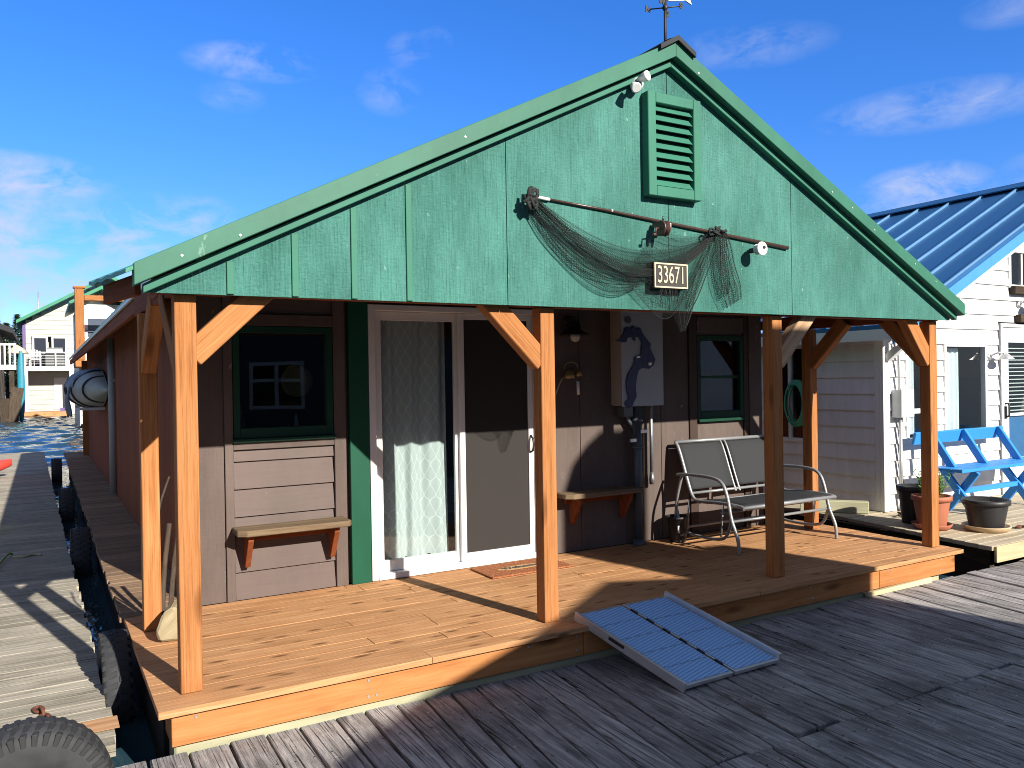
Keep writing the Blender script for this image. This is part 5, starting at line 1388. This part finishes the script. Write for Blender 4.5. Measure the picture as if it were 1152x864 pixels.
# conifers
def conifer(x, y, h, r, label, group):
    t = thing('conifer_tree', label, 'tree', (x, y, -.3), group)
    s = MB(); s.tube([(x, y, -.3), (x, y, h * .5), (x + .05, y, h * .97)], [.16, .1, .02], 6); s.build('trunk', 'bark', t)
    s = MB()
    for k in range(3600):
        z = h * (.12 + .88 * random.random() ** .85); rr = r * (1 - z / h) ** .8 * random.uniform(.25, 1.1) * (1 + .25 * math.sin(z * 5)); a = random.uniform(0, 2 * PI)
        p = Vector((x + rr * math.cos(a), y + rr * math.sin(a), z - .3)); dv = Vector((math.cos(a), math.sin(a), random.uniform(-.5, .2))).normalized() * random.uniform(.18, .4); w_ = Vector((-math.sin(a), math.cos(a), random.uniform(-.4, .4))) * random.uniform(.05, .12)
        n0 = len(s.v); s.v += [tuple(p - w_), tuple(p + w_), tuple(p + dv)]; s.face([n0, n0 + 1, n0 + 2])
    s.build('crown', 'needle', t)
for x, y, h, r, lab in ((-1.9, 92, 9.0, 1.9, 'tallest dark conifer left of the cream house'), (-2.7, 88, 7.9, 1.8, 'shorter conifer above the dark roofed cabin at the left edge'), (-1.3, 97, 7.6, 1.8, 'conifer half hidden by the cream house wall'), (-3.7, 95, 8.8, 1.5, 'conifer at the very left edge behind the dark roof')):
    conifer(x, y, h, r, lab, 'conifers across the water')

# ================================================================== LIGHT AND SKY
sund = Vector((.225, -1.0, .515)).normalized()     # towards the sun
sl_ = bpy.data.lights.new('sun', 'SUN'); sl_.energy = 5.0; sl_.angle = math.radians(.55); sl_.color = (1., .93, .82)
so = bpy.data.objects.new('sun', sl_); COL.objects.link(so)
so.rotation_euler = sund.to_track_quat('Z', 'Y').to_euler()
so.location = (5, -10, 12)
W = bpy.data.worlds.new('World'); S.world = W; W.use_nodes = True
nt = W.node_tree; nt.nodes.clear()
sky = N(nt, 'ShaderNodeTexSky', sky_type='NISHITA')
sky.sun_disc = False
sky.sun_elevation = math.asin(sund.z)
sky.sun_rotation = math.atan2(sund.x, sund.y)
sky.air_density = 1.0; sky.dust_density = .2; sky.ozone_density = 3.5
hs = N(nt, 'ShaderNodeHueSaturation', {'Color': sky.outputs[0], 'Saturation': 1.25, 'Value': 2.0})
dirv = N(nt, 'ShaderNodeTexCoord').outputs['Generated']
nz = N(nt, 'ShaderNodeTexNoise', {'Vector': scl(nt, dirv, (1, 1, 2.0)), 'Scale': 15., 'Detail': 8., 'Roughness': .62, 'Distortion': .4}).outputs['Fac']
tot = None
clouds = [(285, 70, 48, 14, .8), (262, 108, 24, 12, .35), (460, 58, 18, 14, .4), (438, 103, 24, 18, .45), (488, 45, 14, 10, .3), (22, 200, 58, 18, 1.3), (45, 275, 100, 42, 1.25), (170, 270, 60, 34, 1.1), (218, 250, 34, 22, .9), (70, 330, 150, 42, 1.2), (845, 52, 58, 16, .42), (1050, 120, 75, 17, .6), (1042, 218, 46, 22, 1.1), (1140, 5, 30, 14, .4), (1250, 180, 60, 20, .7), (-150, 240, 130, 40, .8), (-300, 120, 80, 22, .6), (1400, 90, 90, 25, .6)]
for (u, v, ru, rv, st_) in clouds:
    c = ray(u, v); c.normalize()
    tx = Vector((0, 0, 1)).cross(c).normalized(); ty = c.cross(tx).normalized()
    ra, rb = ru / F_PX, rv / F_PX
    def dotn(vv): return N(nt, 'ShaderNodeVectorMath', {0: dirv, 1: tuple(vv)}, operation='DOT_PRODUCT').outputs['Value']
    front = math_(nt, 'GREATER_THAN', dotn(c), .3)
    a = math_(nt, 'MULTIPLY', dotn(tx), 1 / ra); b = math_(nt, 'MULTIPLY', math_(nt, 'SUBTRACT', dotn(ty), 0.), 1 / rb)
    r2 = math_(nt, 'ADD', math_(nt, 'MULTIPLY', a, a), math_(nt, 'MULTIPLY', b, b))
    q = math_(nt, 'MULTIPLY', math_(nt, 'MULTIPLY', math_(nt, 'SUBTRACT', 1., math_(nt, 'MULTIPLY', r2, .45), clamp=True), st_), front)
    tot = q if tot is None else math_(nt, 'MAXIMUM', tot, q)
den = math_(nt, 'MULTIPLY', tot, ramp(nt, nz, [(.40, 0.), (.68, 1.)]), clamp=True)
sep = N(nt, 'ShaderNodeSeparateXYZ', {0: dirv})
skyc = mix(nt, math_(nt, 'MULTIPLY', den, .8, clamp=True), mix(nt, 1., hs.outputs[0], ramp(nt, sep.outputs[2], [(.0, (.30, .34, .5)), (.1, (.29, .36, .54)), (.3, (.31, .41, .62)), (.6, (.33, .435, .64))]), 'MULTIPLY'), (3.6, 3.9, 5.0))
back = math_(nt, 'MULTIPLY', math_(nt, 'SUBTRACT', .70, N(nt, 'ShaderNodeVectorMath', {0: dirv, 1: tuple(CF)}, operation='DOT_PRODUCT').outputs['Value']), 1 / .35, clamp=True)
nb = N(nt, 'ShaderNodeTexNoise', {'Vector': dirv, 'Scale': 3.2, 'Detail': 6., 'Roughness': .55}).outputs['Fac']
skyc = mix(nt, math_(nt, 'MULTIPLY', back, ramp(nt, nb, [(.3, .45), (.55, .95)])), skyc, (1.42, 1.56, 1.84))  # pale cloud added outside the view to make the ambient light less blue
bg = N(nt, 'ShaderNodeBackground', {'Color': skyc, 'Strength': .10})
wo = N(nt, 'ShaderNodeOutputWorld'); nt.links.new(bg.outputs[0], wo.inputs['Surface'])

# ------------------------------------------------------------------ render settings
S.render.engine = 'CYCLES'
S.view_settings.view_transform = 'Standard'
S.view_settings.look = 'None'
S.view_settings.exposure = 0.85
S.view_settings.gamma = 1.0
S.cycles.use_denoising = True
S.cycles.filter_width = 1.0
S.cycles.max_bounces = 8
S.cycles.transparent_max_bounces = 24
S.cycles.caustics_reflective = False
S.cycles.caustics_refractive = False
